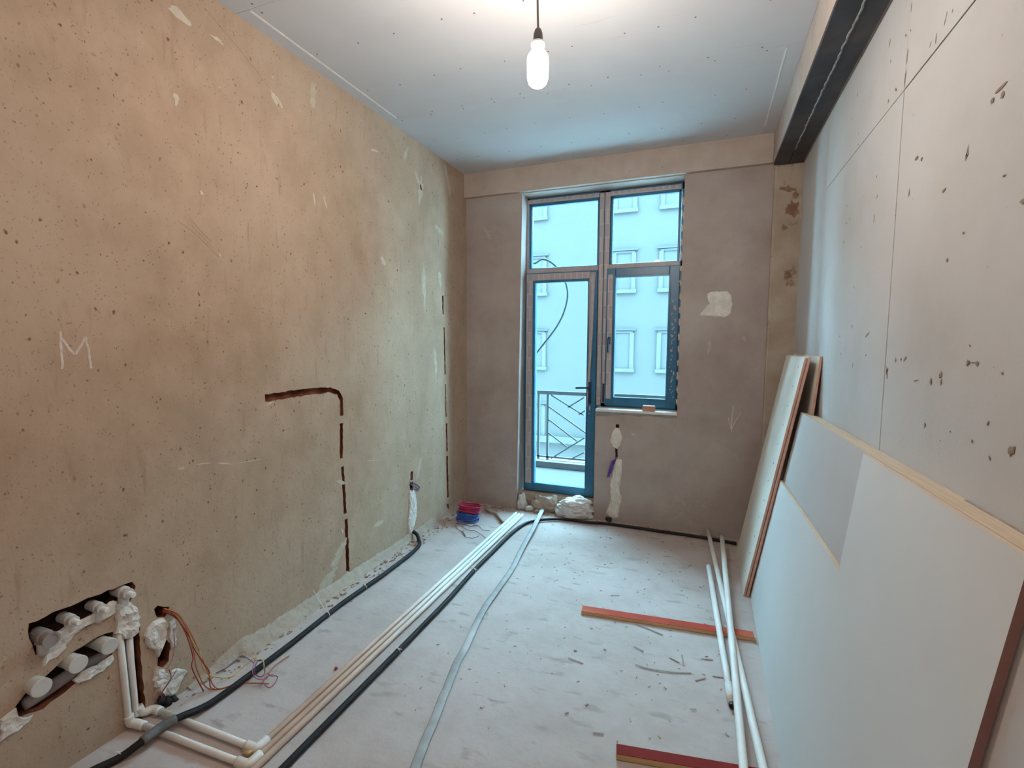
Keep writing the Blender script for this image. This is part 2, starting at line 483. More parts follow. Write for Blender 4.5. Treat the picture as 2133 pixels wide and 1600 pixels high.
def stroke_hole(pts, hw, nrm, seed=0, step=0.02, amp=0.003):
    """outline of a chased groove that follows a line on a wall"""
    P = [Vector(p) for p in pts]; nrm = Vector(nrm); rnd = random.Random(seed)
    Q = [P[0]]
    for a, b in zip(P, P[1:]):
        k = max(1, int((b-a).length/step))
        for j in range(1, k+1): Q.append(a.lerp(b, j/k))
    l, r = [], []
    for i, p in enumerate(Q):
        t = (Q[min(i+1, len(Q)-1)] - Q[max(i-1, 0)]).normalized(); s = t.cross(nrm)
        h = hw if not callable(hw) else hw(i/(len(Q)-1))
        l.append(p + s*(h+rnd.uniform(-amp, amp))); r.append(p - s*(h+rnd.uniform(-amp, amp)))
    return l + r[::-1]

def wall_face(name, outline, holes, nrm, depth, mat, parent=None, side_mat=None):
    """flat wall face with real openings cut in it and the sides of every opening; holes = list of (outline, own depth)"""
    nrm = Vector(nrm)
    loops = [[Vector(p) for p in outline]] + [[Vector(p) for p in h] for h, d in holes]
    tris = tessellate_polygon(loops)
    mb = MB()
    flat = [p for l in loops for p in l]
    mb.add(flat, [tuple(t) for t in tris])
    for h, d in holes:
        k = len(h)
        a = [Vector(p) for p in h]; b = [p - nrm*d for p in a]
        mb.cur = 1 if side_mat else 0
        mb.add(a+b, [(i, (i+1) % k, k+(i+1) % k, k+i) for i in range(k)])
    me = bpy.data.meshes.new(name); me.from_pydata(mb.v, [], mb.f)
    for p, i in zip(me.polygons, mb.mi): p.material_index = i
    me.validate(); me.update()
    return link(name, me, [mat, side_mat] if side_mat else mat, parent)

# ------------------------------------------------------------------ room dimensions (metres)
XL, XR, YB, YF, H = -2.0473, 0.6034, 4.0706, -1.0, 3.0

# ------------------------------------------------------------------ floor
fl = MB()
nx, ny = 36, 60
for j in range(ny+1):
    for i in range(nx+1):
        x = XL-0.05 + (XR-XL+0.1)*i/nx; y = YF-0.05 + (YB+0.42-YF)*j/ny
        z = 0.0035*mnoise.noise(Vector((x*2.3, y*2.3, 0))) + 0.0015*mnoise.noise(Vector((x*9, y*9, 3)))
        fl.v.append((x, y, z - 0.003))
for j in range(ny):
    for i in range(nx):
        a = j*(nx+1)+i
        fl.f.append([a, a+1, a+nx+2, a+nx+1]); fl.mi.append(0)
fl.box((XL-0.4, YF-0.4, -0.25), (XR+0.4, YB+0.4, -0.02))
floor = fl.build('floor', M['floor'], smooth=True)
tag(floor, 'dusty pale grey screed floor of the unfinished room', None, kind='structure')

# ------------------------------------------------------------------ left wall with chased grooves
NL = (1, 0, 0)
def Lh(pts, hw, seed, **k):
    return stroke_hole(pts, hw, NL, seed, **k)
holesL = []
grooves = [
    ([(-2.047,1.821,1.224),(-2.047,1.968,1.229),(-2.047,2.139,1.231),(-2.047,2.284,1.226),(-2.047,2.348,1.203),(-2.047,2.376,1.16),(-2.047,2.376,1.059)], lambda t: 0.019 if t < 0.62 else 0.014),
    ([(-2.047,2.371,1.013),(-2.047,2.363,0.797)], 0.013), ([(-2.047,2.369,0.744),(-2.047,2.378,0.627),(-2.047,2.385,0.442)], 0.012), ([(-2.047,2.392,0.405),(-2.047,2.395,0.222),(-2.047,2.397,0.032)], 0.014),
    ([(-2.047,3.629,1.896),(-2.047,3.634,1.742)], 0.010), ([(-2.047,3.649,1.634),(-2.047,3.66,1.236)], 0.008), ([(-2.047,3.667,1.154),(-2.047,3.672,0.872)], 0.007), ([(-2.047,3.679,0.812),(-2.047,3.685,0.567)], 0.011),
    ([(-2.047,3.684,0.525),(-2.047,3.696,0.154)], 0.014), ([(-2.047,3.696,0.094),(-2.047,3.703,0.022)], 0.012),
    ([(-2.047,3.136,0.524),(-2.047,3.128,0.459)], 0.016), ([(-2.047,3.121,0.439),(-2.047,3.133,0.383)], 0.022)]
for i, (p, hw) in enumerate(grooves):
    holesL.append((Lh(p, hw, i+1), 0.03))
niche = [(-2.047,0.851,0.55),(-2.047,0.855,0.574),(-2.047,0.919,0.578),(-2.047,0.996,0.578),(-2.047,1.063,0.577),(-2.047,1.169,0.572),(-2.047,1.178,0.548),(-2.047,1.171,0.516),(-2.047,1.149,0.484),(-2.047,1.106,0.488),(-2.047,1.05,0.48),(-2.047,0.99,0.477),(-2.047,0.912,0.456),(-2.047,0.863,0.459)]
slot = [(-2.047,0.803,0.319),(-2.047,0.835,0.352),(-2.047,0.87,0.362),(-2.047,0.907,0.379),(-2.047,0.95,0.405),(-2.047,0.993,0.41),(-2.047,1.046,0.419),(-2.047,1.095,0.41),(-2.047,1.086,0.319),(-2.047,1.056,0.316),(-2.047,1.005,0.304),(-2.047,0.957,0.285),(-2.047,0.915,0.276),(-2.047,0.874,0.263),(-2.047,0.812,0.278)]
chase = [(-2.047,1.11,0.42),(-2.047,1.138,0.42),(-2.047,1.171,0.445),(-2.047,1.185,0.39),(-2.047,1.185,0.189),(-2.047,1.19,-0.007),(-2.047,1.116,0.025),(-2.047,1.114,0.236)]
boxa = [(-2.047,1.242,0.424),(-2.047,1.257,0.428),(-2.047,1.302,0.401),(-2.047,1.297,0.382),(-2.047,1.284,0.368),(-2.047,1.251,0.382)]
boxb = [(-2.047,1.283,0.272),(-2.047,1.299,0.234),(-2.047,1.289,0.167),(-2.047,1.261,0.156),(-2.047,1.24,0.178),(-2.047,1.245,0.216),(-2.047,1.262,0.243)]
for i, (p, d) in enumerate([(niche, 0.05), (slot, 0.06), (chase, 0.04), (boxa, 0.05), (boxb, 0.05)]):
    holesL.append((rough_outline(p, 0.02, 0.003, 40+i), d))
wall_left = wall_face('wall_left', [(XL, YF, -0.02), (XL, YB+0.02, -0.02), (XL, YB+0.02, H+0.05), (XL, YF, H+0.05)], holesL, NL, 0.03, M['plaster'], None, M['brick_red'])
tag(wall_left, 'brown rough plastered left wall with chased grooves', kind='structure')
backing = wall_face('brick_backing', [(XL-0.03, YF, -0.02), (XL-0.03, YB+0.3, -0.02), (XL-0.03, YB+0.3, H+0.05), (XL-0.03, YF, H+0.05)],
                    [([Vector(q)-Vector((0.03,0,0)) for q in rough_outline(p, 0.02, 0.003, 40+i)], 0.05) for i, p in enumerate([niche, slot, chase, boxa, boxb])],
                    NL, 0.03, M['brick_red'], wall_left)
tag(backing, 'red brick showing at the bottom of the grooves')
MB().box((XL-0.08, YF-0.1, -0.02), (XL-0.25, YB+0.3, H+0.3)).build('cavity_backing', M['cavity'], wall_left)
# white daubs, smears and scratches on the left wall (flat traces of plaster)
sm = MB()
smears = [([(-2.047,1.424,2.849),(-2.047,1.523,2.828)], 0.05), ([(-2.047,1.605,2.839),(-2.047,1.68,2.832)], 0.022), ([(-2.047,1.443,2.522),(-2.047,1.442,2.468)], 0.03), ([(-2.047,1.914,2.764),(-2.047,1.969,2.686)], 0.03), ([(-2.047,1.956,2.738),(-2.047,2.006,2.685)], 0.024),
          ([(-2.047,1.524,2.151),(-2.047,1.543,2.146)], 0.02), ([(-2.047,2.191,2.34),(-2.047,2.202,2.258)], 0.016), ([(-2.047,2.261,2.355),(-2.047,2.299,2.258)], 0.018),
          ([(-2.047,2.697,2.743),(-2.047,2.803,2.762)], 0.022), ([(-2.047,2.793,2.09),(-2.047,2.845,2.021)], 0.05), ([(-2.047,1.934,2.826),(-2.047,1.945,2.816)], 0.02), ([(-2.047,1.601,1.904),(-2.047,1.612,1.891)], 0.014), ([(-2.047,2.892,1.932),(-2.047,2.902,1.911)], 0.014),
          ([(-2.047,2.506,2.796),(-2.047,2.515,2.788)], 0.012), ([(-2.047,2.104,2.736),(-2.047,2.116,2.727)], 0.012), ([(-2.047,1.368,0.97),(-2.047,1.401,0.97)], 0.014), ([(-2.047,1.435,0.975),(-2.047,1.533,0.961)], 0.006), ([(-2.047,1.533,0.961),(-2.047,1.629,0.932)], 0.008), ([(-2.047,1.629,0.932),(-2.047,1.804,0.92)], 0.005),
          ([(-2.047,2.584,0.732),(-2.047,2.737,0.7)], 0.006), ([(-2.047,1.819,1.185),(-2.047,1.873,1.203)], 0.008), ([(-2.047,2.343,0.365),(-2.047,2.367,0.319)], 0.02), ([(-2.047,1.638,2.636),(-2.047,1.646,2.628)], 0.01)]
for i, (p, w) in enumerate(smears): blob(sm, p[0], p[1], w, NL, 0.0015, i)
o = sm.build('plaster_smears', M['smear'], wall_left); tag(o, 'pale daubs of plaster scattered on the wall', kind='stuff')
sm = MB()
faint = [([(-2.047,2.226,2.95),(-2.047,2.201,2.767)], 0.05), ([(-2.047,3.213,2.793),(-2.047,3.329,2.653)], 0.05), ([(-2.047,3.331,2.76),(-2.047,3.273,2.532)], 0.07), ([(-2.047,3.505,2.441),(-2.047,3.66,2.397)], 0.05), ([(-2.047,3.333,2.131),(-2.047,3.353,1.708)], 0.06), ([(-2.047,3.669,3.016),(-2.047,3.788,2.702)], 0.06),
         ([(-2.047,2.396,0.622),(-2.047,2.312,0.675)], 0.03), ([(-2.047,3.289,0.649),(-2.047,3.201,0.44)], 0.05), ([(-2.047,2.251,0.13),(-2.047,2.384,0.288)], 0.08), ([(-2.047,2.129,0.054),(-2.047,2.313,0.132)], 0.09), ([(-2.047,3.576,2.11),(-2.047,3.597,1.956)], 0.06), ([(-2.047,3.14,2.938),(-2.047,3.088,2.786)], 0.04), ([(-2.047,3.489,1.482),(-2.047,3.522,1.165)], 0.05), ([(-2.047,2.645,0.256),(-2.047,2.778,0.26)], 0.04)]
for i, (p, w) in enumerate(faint): blob(sm, p[0], p[1], w, NL, 0.0008, 60+i, n=22)
o = sm.build('faint_smears', M['smear_dim'], wall_left); tag(o, 'faint lighter smears in the plaster', kind='stuff')
ch = MB()
for i, p in enumerate([[(-2.047,0.997,1.541),(-2.047,0.997,1.475),(-2.047,0.995,1.413)], [(-2.047,1,1.516),(-2.047,1.031,1.463),(-2.047,1.035,1.455)], [(-2.047,1.035,1.455),(-2.047,1.069,1.522)], [(-2.047,1.069,1.522),(-2.047,1.078,1.457),(-2.047,1.081,1.409)]]):
    q = catmull(p, 6)
    ch.tube([v + Vector((0.0006, random.uniform(-.0015,.0015), random.uniform(-.0015,.0015))) for v in q], 0.004, 6, flat=(0.0042, 0.0008), up=NL)
o = ch.build('chalk_letter', M['chalk'], wall_left); tag(o, 'letter M chalked on the plaster')
# cracks and scored lines
cr = MB()
for i, p in enumerate([[(-2.047,1.596,2.932),(-2.047,1.807,2.823),(-2.047,2.031,2.688)], [(-2.047,1.423,2.005),(-2.047,1.503,1.963),(-2.047,1.6,1.887)], [(-2.047,1.475,2.027),(-2.047,1.569,1.945)], [(-2.047,1.484,1.999),(-2.047,1.536,1.955),(-2.047,1.568,1.93)], [(-2.047,3.149,0.51),(-2.047,2.954,0.326)]]):
    cr.tube([v + Vector((0.0003,0,0)) for v in catmull(p, 5)], 0.0015, 5, flat=(0.0016, 0.0005), up=NL)
o = cr.build('scored_lines', M['scored'], wall_left); o['kind'] = 'stuff'
# crumbly mortar fillet where the left wall meets the floor
mf = MB()
rows = []
ys = [1.36 + (3.95-1.36)*i/120 for i in range(121)]
rnd = random.Random(3)
for y in ys:
    w = 0.026 + 0.018*mnoise.noise(Vector((y*3, 0, 1))) + rnd.uniform(-0.006, 0.006) + (0.03 if 1.6 < y < 2.4 else 0)
    h = (0.05 + 0.02*mnoise.noise(Vector((y*4, 5, 1))) + rnd.uniform(-0.006, 0.006))*min(1, (y-1.33)*4)
    rows.append([(XL-0.01, y, h+0.01), (XL+0.004, y, h), (XL+w*0.4, y, h*0.45+rnd.uniform(-.004,.004)), (XL+w*0.8, y, h*0.16+rnd.uniform(-.002,.003)), (XL+w*1.4, y, -0.006)])
for r in rows: mf.v += r
for i in range(len(rows)-1):
    for k in range(4):
        a = i*5+k; mf.f.append([a, a+1, a+6, a+5]); mf.mi.append(0)
mf.build('trim_1', M['mortar'], None, smooth=True); tag(bpy.data.objects['trim_1'], 'crumbly mortar fillet along the foot of the left wall', kind='structure')

# ------------------------------------------------------------------ back wall with the door and window opening
NB = (0, -1, 0)
out_b = [(XL-0.02, YB, -0.02), (-1.545, YB, -0.02), (-1.508, YB, 2.79), (-0.184, YB, 2.79), (-0.184, YB, 0.945), (-0.838, YB, 0.945), (-0.838, YB, -0.02), (XR+0.02, YB, -0.02), (XR+0.02, YB, H+0.05), (XL-0.02, YB, H+0.05)]
holesB = [(stroke_hole([(-0.651,4.071,0.835),(-0.65,4.071,0.807)], 0.012, NB, 5), 0.03), (stroke_hole([(-0.654,4.071,0.632),(-0.653,4.071,0.555)], 0.010, NB, 6), 0.03),
          (stroke_hole([(-0.688,4.071,0.167),(-0.684,4.071,0.147)], 0.012, NB, 7), 0.03)]
wall_back = wall_face('wall_back', out_b, holesB, NB, 0.03, M['plaster_back'], None, M['cavity'])
tag(wall_back, 'grey brown plastered end wall around the balcony door', kind='structure')
rv = MB()
ob = [Vector(p) for p in out_b[1:7]]
fr_in = [Vector((-1.560, 4.42, -0.02)), Vector((-1.522, 4.42, 2.79)), Vector((-0.184, 4.42, 2.79)), Vector((-0.184, 4.42, 0.945)), Vector((-0.838, 4.42, 0.945)), Vector((-0.838, 4.42, -0.02))]
rv.add(ob+fr_in, [(i, i+1, 7+i, 6+i) for i in range(5)])
rv.build('door_reveal', M['plaster_back'], wall_back)
ow = MB()
ow.box((XL-0.3, YB+0.035, -0.3), (-1.60, YB+0.38, H+0.35)); ow.box((-0.15, YB+0.035, -0.3), (XR+0.3, YB+0.38, H+0.35))
ow.box((-1.60, YB+0.035, 2.81), (-0.15, YB+0.38, H+0.35)); ow.box((-0.82, YB+0.035, -0.3), (-0.15, YB+0.38, 0.93)); ow.box((-1.60, YB+0.035, -0.3), (-0.82, YB+0.38, -0.03))
ow.build('masonry_core', M['cavity'], wall_back)
# pale edges and marks on the back wall
sm = MB()
blobsB = [([(0.146,4.071,2.352),(0.175,4.071,2.28)], 0.10), ([(0.247,4.071,2.275),(0.254,4.071,2.257)], 0.03), ([(0.181,4.071,2.139),(0.206,4.071,2.067)], 0.04), ([(-1.886,4.071,2.551),(-1.792,4.071,2.418)], 0.06), ([(0.041,4.071,1.567),(0.03,4.071,1.419)], 0.03),
          ([(-0.438,4.071,0.706),(-0.415,4.071,0.568)], 0.012), ([(-0.409,4.071,0.489),(-0.412,4.071,0.448)], 0.018), ([(-0.264,4.071,0.562),(-0.25,4.071,0.465)], 0.012), ([(0.259,4.071,1.567),(0.294,4.071,1.524)], 0.03), ([(0.244,4.071,0.685),(0.282,4.071,0.576)], 0.02)]
for i, (p, w) in enumerate(blobsB): blob(sm, p[0], p[1], w, NB, 0.0008, 100+i, n=18)
o = sm.build('faint_smears', M['chalk_faint'], wall_back); tag(o, 'faint lighter smears on the end wall', kind='stuff')
sm = MB(); blob(sm, [(-0.543,4.071,0.758)][0], [(-0.497,4.071,0.758)][0], 0.016, NB, 0.0015, 130); sm.build('plaster_smears', M['smear'], wall_back)
ch = MB()
for p in [[(-1.94,4.071,1.26),(-1.921,4.071,1.392),(-1.92,4.071,1.533)], [(-1.92,4.071,1.533),(-1.959,4.071,1.48),(-1.994,4.071,1.449)], [(-1.92,4.071,1.533),(-1.872,4.071,1.472),(-1.848,4.071,1.42)]]:
    ch.tube([v + Vector((0,-0.0005,0)) for v in catmull(p, 5)], 0.003, 6, flat=(0.0042, 0.001), up=(0,1,0))
o = ch.build('chalk_arrow', M['chalk_faint'], wall_back); tag(o, 'faint chalk arrow pointing up')
ch = MB()
for p in [[(0.191,4.071,0.943),(0.206,4.071,0.888),(0.214,4.071,0.859)], [(0.276,4.071,0.985),(0.239,4.071,0.909),(0.218,4.071,0.851)], [(0.224,4.071,1.037),(0.217,4.071,0.944),(0.217,4.071,0.859),(0.218,4.071,0.833)]]:
    ch.tube([v + Vector((0,-0.0005,0)) for v in catmull(p, 5)], 0.003, 6, flat=(0.0035, 0.001), up=(0,1,0))
o = ch.build('chalk_fork', M['chalk'], wall_back); tag(o, 'forked chalk scratch low on the end wall')
# gypsum patches
for i, (poly, th) in enumerate([([(0.009,4.071,1.892),(0.029,4.071,1.903),(0.147,4.071,1.906),(0.174,4.071,1.876),(0.187,4.071,1.812),(0.177,4.071,1.733),(0.138,4.071,1.708),(0.07,4.071,1.717),(-0.043,4.071,1.726),(-0.007,4.071,1.776),(0.026,4.071,1.816),(0.007,4.071,1.867)], 0.006),
                                ([(-0.666,4.071,0.81),(-0.634,4.071,0.8),(-0.609,4.071,0.733),(-0.619,4.071,0.659),(-0.646,4.071,0.625),(-0.682,4.071,0.638),(-0.708,4.071,0.693),(-0.693,4.071,0.759)], 0.012),
                                ([(-0.656,4.071,0.542),(-0.609,4.071,0.542),(-0.603,4.071,0.469),(-0.612,4.071,0.346),(-0.623,4.071,0.283),(-0.592,4.071,0.183),(-0.619,4.071,0.126),(-0.625,4.071,0.042),(-0.689,4.071,0.016),(-0.731,4.071,0.069),(-0.708,4.071,0.127),(-0.693,4.071,0.191),(-0.7,4.071,0.315),(-0.682,4.071,0.42)], 0.012)]):
    d = MB(); daub(d, poly, NB, th, 0.012, 0.003, 200+i)
    d.build('gypsum_patch', M['gypsum'], wall_back)
# lintel beam across the top of the back wall
lt = MB().box((XL-0.02, YB-0.042, 2.797), (0.415, YB+0.03, H+0.02)).build('trim_2', M['lintel'], None, bevel=0.008)
tag(lt, 'pale concrete lintel band above the balcony door', kind='structure')
pl = MB().box((0.424, YB-0.045, -0.02), (XR+0.02, YB+0.03, 2.775)).build('trim_3', M['pillar'], None, bevel=0.010)
tag(pl, 'stained plastered pilaster in the right back corner', kind='structure')
for i, (p, w) in enumerate([([(0.453,4.025,2.613),(0.567,4.025,2.587)], 0.05), ([(0.496,4.025,2.449),(0.597,4.025,2.466)], 0.13), ([(0.54,4.025,2.544),(0.586,4.025,2.559)], 0.05), ([(0.474,4.025,2.351),(0.52,4.025,2.32)], 0.04)]):
    sb = MB(); blob(sb, p[0], p[1], w, NB, 0.0006, 800+i, n=20); sb.build('damp_stain', M['brown_stain'], pl)
# small skirting of mortar and blocks under the door
th = MB()
th.box((-1.56, YB+0.075, -0.02), (-0.83, YB+0.38, 0.135))
o = th.build('threshold', M['mortar'], wall_back, bevel=0.012)

# ------------------------------------------------------------------ right wall: cast concrete panels
wr = MB().box((XR+0.012, YF, -0.02), (XR+0.25, YB+0.1, H+0.1)).build('wall_right', M['joint'])
tag(wr, 'pale cast concrete right wall with formwork joints', kind='structure')
def panel(y0, y1, z0, z1, dx=0.0):
    g = 0.0022
    MB().box((XR+dx, y0+g, z0+g), (XR+0.03, y1-g, z1-g)).build('concrete_panel', M['concrete'], wr, bevel=0.0015)
for (y0, y1, z0, z1, dx) in [(YF, 0.93, -0.02, 2.374, 0), (0.93, 2.1135, -0.02, 2.374, 0.001), (2.1135, 3.274, -0.02, 2.374, 0), (3.274, YB+0.05, -0.02, H+0.1, 0.001),
                             (YF, 0.93, 2.374, H+0.1, 0.001), (0.93, 2.1135, 2.374, H+0.1, 0.0), (2.1135, 3.274, 2.374, H+0.1, 0.001)]:
    panel(y0, y1, z0, z1, dx)
NR = (-1, 0, 0)
st = MB()
marks = [([(0.603,2.094,2.649),(0.603,2.095,2.61)], 0.016), ([(0.603,2.1,2.507),(0.603,2.105,2.445)], 0.018), ([(0.603,2.105,2.445),(0.603,2.11,2.382)], 0.024), ([(0.603,2.094,2.561),(0.603,2.083,2.546)], 0.010), ([(0.603,2.137,2.567),(0.603,2.126,2.555)], 0.012),
         ([(0.603,1.802,2.445),(0.603,1.82,2.409)], 0.008), ([(0.603,1.765,2.428),(0.603,1.772,2.42)], 0.010), ([(0.603,1.867,2.427),(0.603,1.869,2.389)], 0.018), ([(0.603,1.904,2.419),(0.603,1.912,2.403)], 0.010), ([(0.603,2.296,2.642),(0.603,2.305,2.609)], 0.008), ([(0.603,2.274,2.556),(0.603,2.277,2.544)], 0.008),
         ([(0.603,2.204,2.422),(0.603,2.191,2.406)], 0.02), ([(0.603,2.271,2.416),(0.603,2.273,2.4)], 0.01), ([(0.603,2.712,2.64),(0.603,2.715,2.621)], 0.007), ([(0.603,2.795,2.562),(0.603,2.784,2.549)], 0.008), ([(0.603,2.654,2.443),(0.603,2.651,2.432)], 0.01), ([(0.603,2.643,2.394),(0.603,2.648,2.384)], 0.01),
         ([(0.603,1.452,2.09),(0.603,1.509,2.086)], 0.018), ([(0.603,1.464,2.074),(0.603,1.478,2.063)], 0.03), ([(0.603,1.506,2.079),(0.603,1.519,2.07)], 0.025), ([(0.603,1.937,2.098),(0.603,1.971,2.095)], 0.022), ([(0.603,1.909,2.083),(0.603,1.918,2.073)], 0.016),
         ([(0.603,1.612,2.012),(0.603,1.623,1.976)], 0.012), ([(0.603,1.614,1.994),(0.603,1.622,1.985)], 0.022), ([(0.603,1.723,1.938),(0.603,1.748,1.932)], 0.016), ([(0.603,1.995,2.016),(0.603,2.001,1.985)], 0.008), ([(0.603,2.35,2.168),(0.603,2.353,2.155)], 0.014), ([(0.603,2.322,2.086),(0.603,2.337,2.073)], 0.016),
         ([(0.603,2.348,2.02),(0.603,2.352,1.982)], 0.009), ([(0.603,2.785,2.162),(0.603,2.775,2.153)], 0.012), ([(0.603,2.719,2.09),(0.603,2.717,2.08)], 0.014), ([(0.603,2.775,2.08),(0.603,2.764,2.071)], 0.012), ([(0.603,2.791,2.004),(0.603,2.803,1.984)], 0.016), ([(0.603,2.511,1.924),(0.603,2.503,1.916)], 0.010),
         ([(0.603,1.352,1.812),(0.603,1.355,1.8)], 0.04), ([(0.603,1.428,1.881),(0.603,1.441,1.882)], 0.01), ([(0.603,1.684,1.742),(0.603,1.679,1.731)], 0.014), ([(0.603,1.607,1.794),(0.603,1.599,1.79)], 0.014),
         ([(0.603,2.56,1.596),(0.603,2.57,1.573)], 0.014), ([(0.603,2.305,1.56),(0.603,2.367,1.535)], 0.016), ([(0.603,2.341,1.471),(0.603,2.339,1.46)], 0.018), ([(0.603,2.516,1.433),(0.603,2.517,1.403)], 0.012), ([(0.603,2.576,1.764),(0.603,2.565,1.75)], 0.010), ([(0.603,2.772,1.551),(0.603,2.761,1.543)], 0.012), ([(0.603,2.734,1.468),(0.603,2.74,1.457)], 0.010),
         ([(0.603,2.012,1.466),(0.603,2.013,1.447)], 0.016), ([(0.603,1.96,1.465),(0.603,1.966,1.455)], 0.014), ([(0.603,1.92,1.469),(0.603,1.942,1.456)], 0.022), ([(0.603,1.52,1.472),(0.603,1.529,1.458)], 0.026), ([(0.603,1.479,1.472),(0.603,1.483,1.457)], 0.03), ([(0.603,1.512,1.467),(0.603,1.485,1.466)], 0.006),
         ([(0.603,1.658,1.434),(0.603,1.676,1.42)], 0.03), ([(0.603,1.661,1.418),(0.603,1.661,1.397)], 0.014), ([(0.603,1.725,1.418),(0.603,1.727,1.393)], 0.02), ([(0.603,1.859,1.396),(0.603,1.796,1.405)], 0.006), ([(0.603,1.375,1.45),(0.603,1.371,1.446)], 0.012), ([(0.603,1.524,1.51),(0.603,1.52,1.505)], 0.012),
         ([(0.603,1.743,1.287),(0.603,1.743,1.266)], 0.02), ([(0.603,1.586,1.288),(0.603,1.587,1.281)], 0.012), ([(0.603,1.416,1.334),(0.603,1.408,1.331)], 0.02), ([(0.603,1.477,1.283),(0.603,1.471,1.277)], 0.016), ([(0.603,1.324,1.295),(0.603,1.305,1.285)], 0.05), ([(0.603,1.396,1.261),(0.603,1.389,1.251)], 0.012),
         ([(0.603,2.1,1.437),(0.603,2.08,1.387)], 0.014), ([(0.603,2.079,1.429),(0.603,2.094,1.403)], 0.02)]
for i, (p, w) in enumerate(marks): blob(st, p[0], p[1], w*0.62, NR, 0.0006, 300+i, n=11)
o = st.build('stain_marks', M['stain'], wr); tag(o, 'dark brown pits and drips on the concrete', kind='stuff')

# ------------------------------------------------------------------ wall behind the camera and the slab above
wf = MB().box((XL-0.25, YF-0.2, -0.02), (XR+0.25, YF, H+0.1)).build('wall_front', M['plaster_back'])
tag(wf, 'plain plastered wall behind the camera', kind='structure')
ce = MB().box((XL-0.25, YF-0.2, H+0.014), (XR+0.25, YB+0.38, H+0.3)).build('ceiling', M['cavity'])
tag(ce, 'grey plasterboard ceiling in three rows of boards', kind='structure')
def cboard(x0, x1, y0, y1, dz=0.0):
    g = 0.0005
    return MB().box((x0+g, y0+g, H+dz), (x1-g, y1-g, H+0.0125)).build('plasterboard_panel', M['ceiling'], ce, bevel=0.0005)
XB = 0.413
cboard(XL-0.01, XB, YF, 0.545); cboard(XL-0.01, XB, 0.545, 1.742, 0.0006)
cboard(XL-0.01, -1.966, 1.742, 2.905); cboard(-1.966, XB, 1.742, 2.905, 0.0006)
cboard(XL-0.01, 0.334, 2.905, YB+0.05); cboard(0.334, XB, 2.905, YB+0.05, 0.0006)
es = MB().box((-1.9735, 1.75, H-0.0012), (-1.9625, 2.885, H+0.001)).build('white_edge_strip', M['board_edge_white'], ce); tag(es, 'bright white cut edge of a ceiling board')
es = MB().box((0.3295, 2.93, H-0.0012), (0.338, 3.90, H+0.001)).build('white_edge_strip', M['board_edge_white'], ce); tag(es, 'bright white cut edge of a ceiling board')
sc = MB(); rnd = random.Random(11)
for y in (2.12, 2.52, 2.885, 2.925, 3.3, 3.68, 3.95, 1.77, 1.72):
    x = XL+0.12
    while x < XB-0.05:
        sc.lathe([(0.0045, 0), (0.0045, -0.0012)], (x+rnd.uniform(-.03,.03), y+rnd.uniform(-.012,.012), H+0.0005), seg=8)
        x += rnd.uniform(0.17, 0.27)
o = sc.build('screw_heads', M['screw'], ce); o['kind'] = 'stuff'

# ------------------------------------------------------------------ steel beam at the top right
bm_ = empty('steel_beam', (0.51, 2.0, 2.774), 'black steel beam with a rough weld seam running under the ceiling along the right wall', 'beam')
MB().box((0.413, YF, 2.790), (0.445, YB-0.043, H+0.01)).build('beam_casing', M['lintel'], bm_); tag(bpy.context.scene.objects['beam_casing'], 'pale plastered side of the beam')
MB().box((0.414, YF, 2.7745), (0.505, YB-0.043, 2.797)).build('steel_flange', M['steel'], bm_, bevel=0.002)
MB().box((0.508, YF, 2.7735), (0.594, YB-0.043, 2.797)).build('steel_flange', M['steel'], bm_, bevel=0.002)
MB().box((0.445, YF, 2.797), (0.60, YB-0.043, H+0.01)).build('steel_web', M['steel'], bm_)
MB().box((0.590, YF, 2.781), (0.604, YB-0.043, 2.80)).build('mortar_edge', M['mortar'], bm_)
wl = MB(); rnd = random.Random(5); p = []
y = YF+0.1
while y < 3.75:
    p.append((0.5065+rnd.uniform(-.003,.003), y, 2.7735+rnd.uniform(-.0015,.0005))); y += 0.025
wl.tube(p, lambda t: 0.0035+0.002*abs(math.sin(t*180)), 6)
o = wl.build('weld_seam', M['weld'], bm_); tag(o, 'light grey weld seam')

# ------------------------------------------------------------------ balcony door unit and window unit
YW = YB+0.15     # room face of the frames
def fbox(mb, x0, x1, z0, z1, y0=0.0, d=0.07):
    mb.box((x0, YW+y0, z0), (x1, YW+y0+d, z1)); return mb
def film(parent, x0, x1, z0, z1, y, mat='film'):
    return MB().box((x0, y-0.0008, z0), (x1, y, z1)).build('protective_film', M[mat], parent)
def unit_frame(parent, x0, x1, z0, z1, tz0, tz1, wl_, wr_, wt):
    f = MB()
    fbox(f, x0, x0+wl_, z0, z1); fbox(f, x1-wr_, x1, z0, z1); fbox(f, x0, x1, z1-wt, z1); fbox(f, x0, x1, tz0, tz1)
    return f
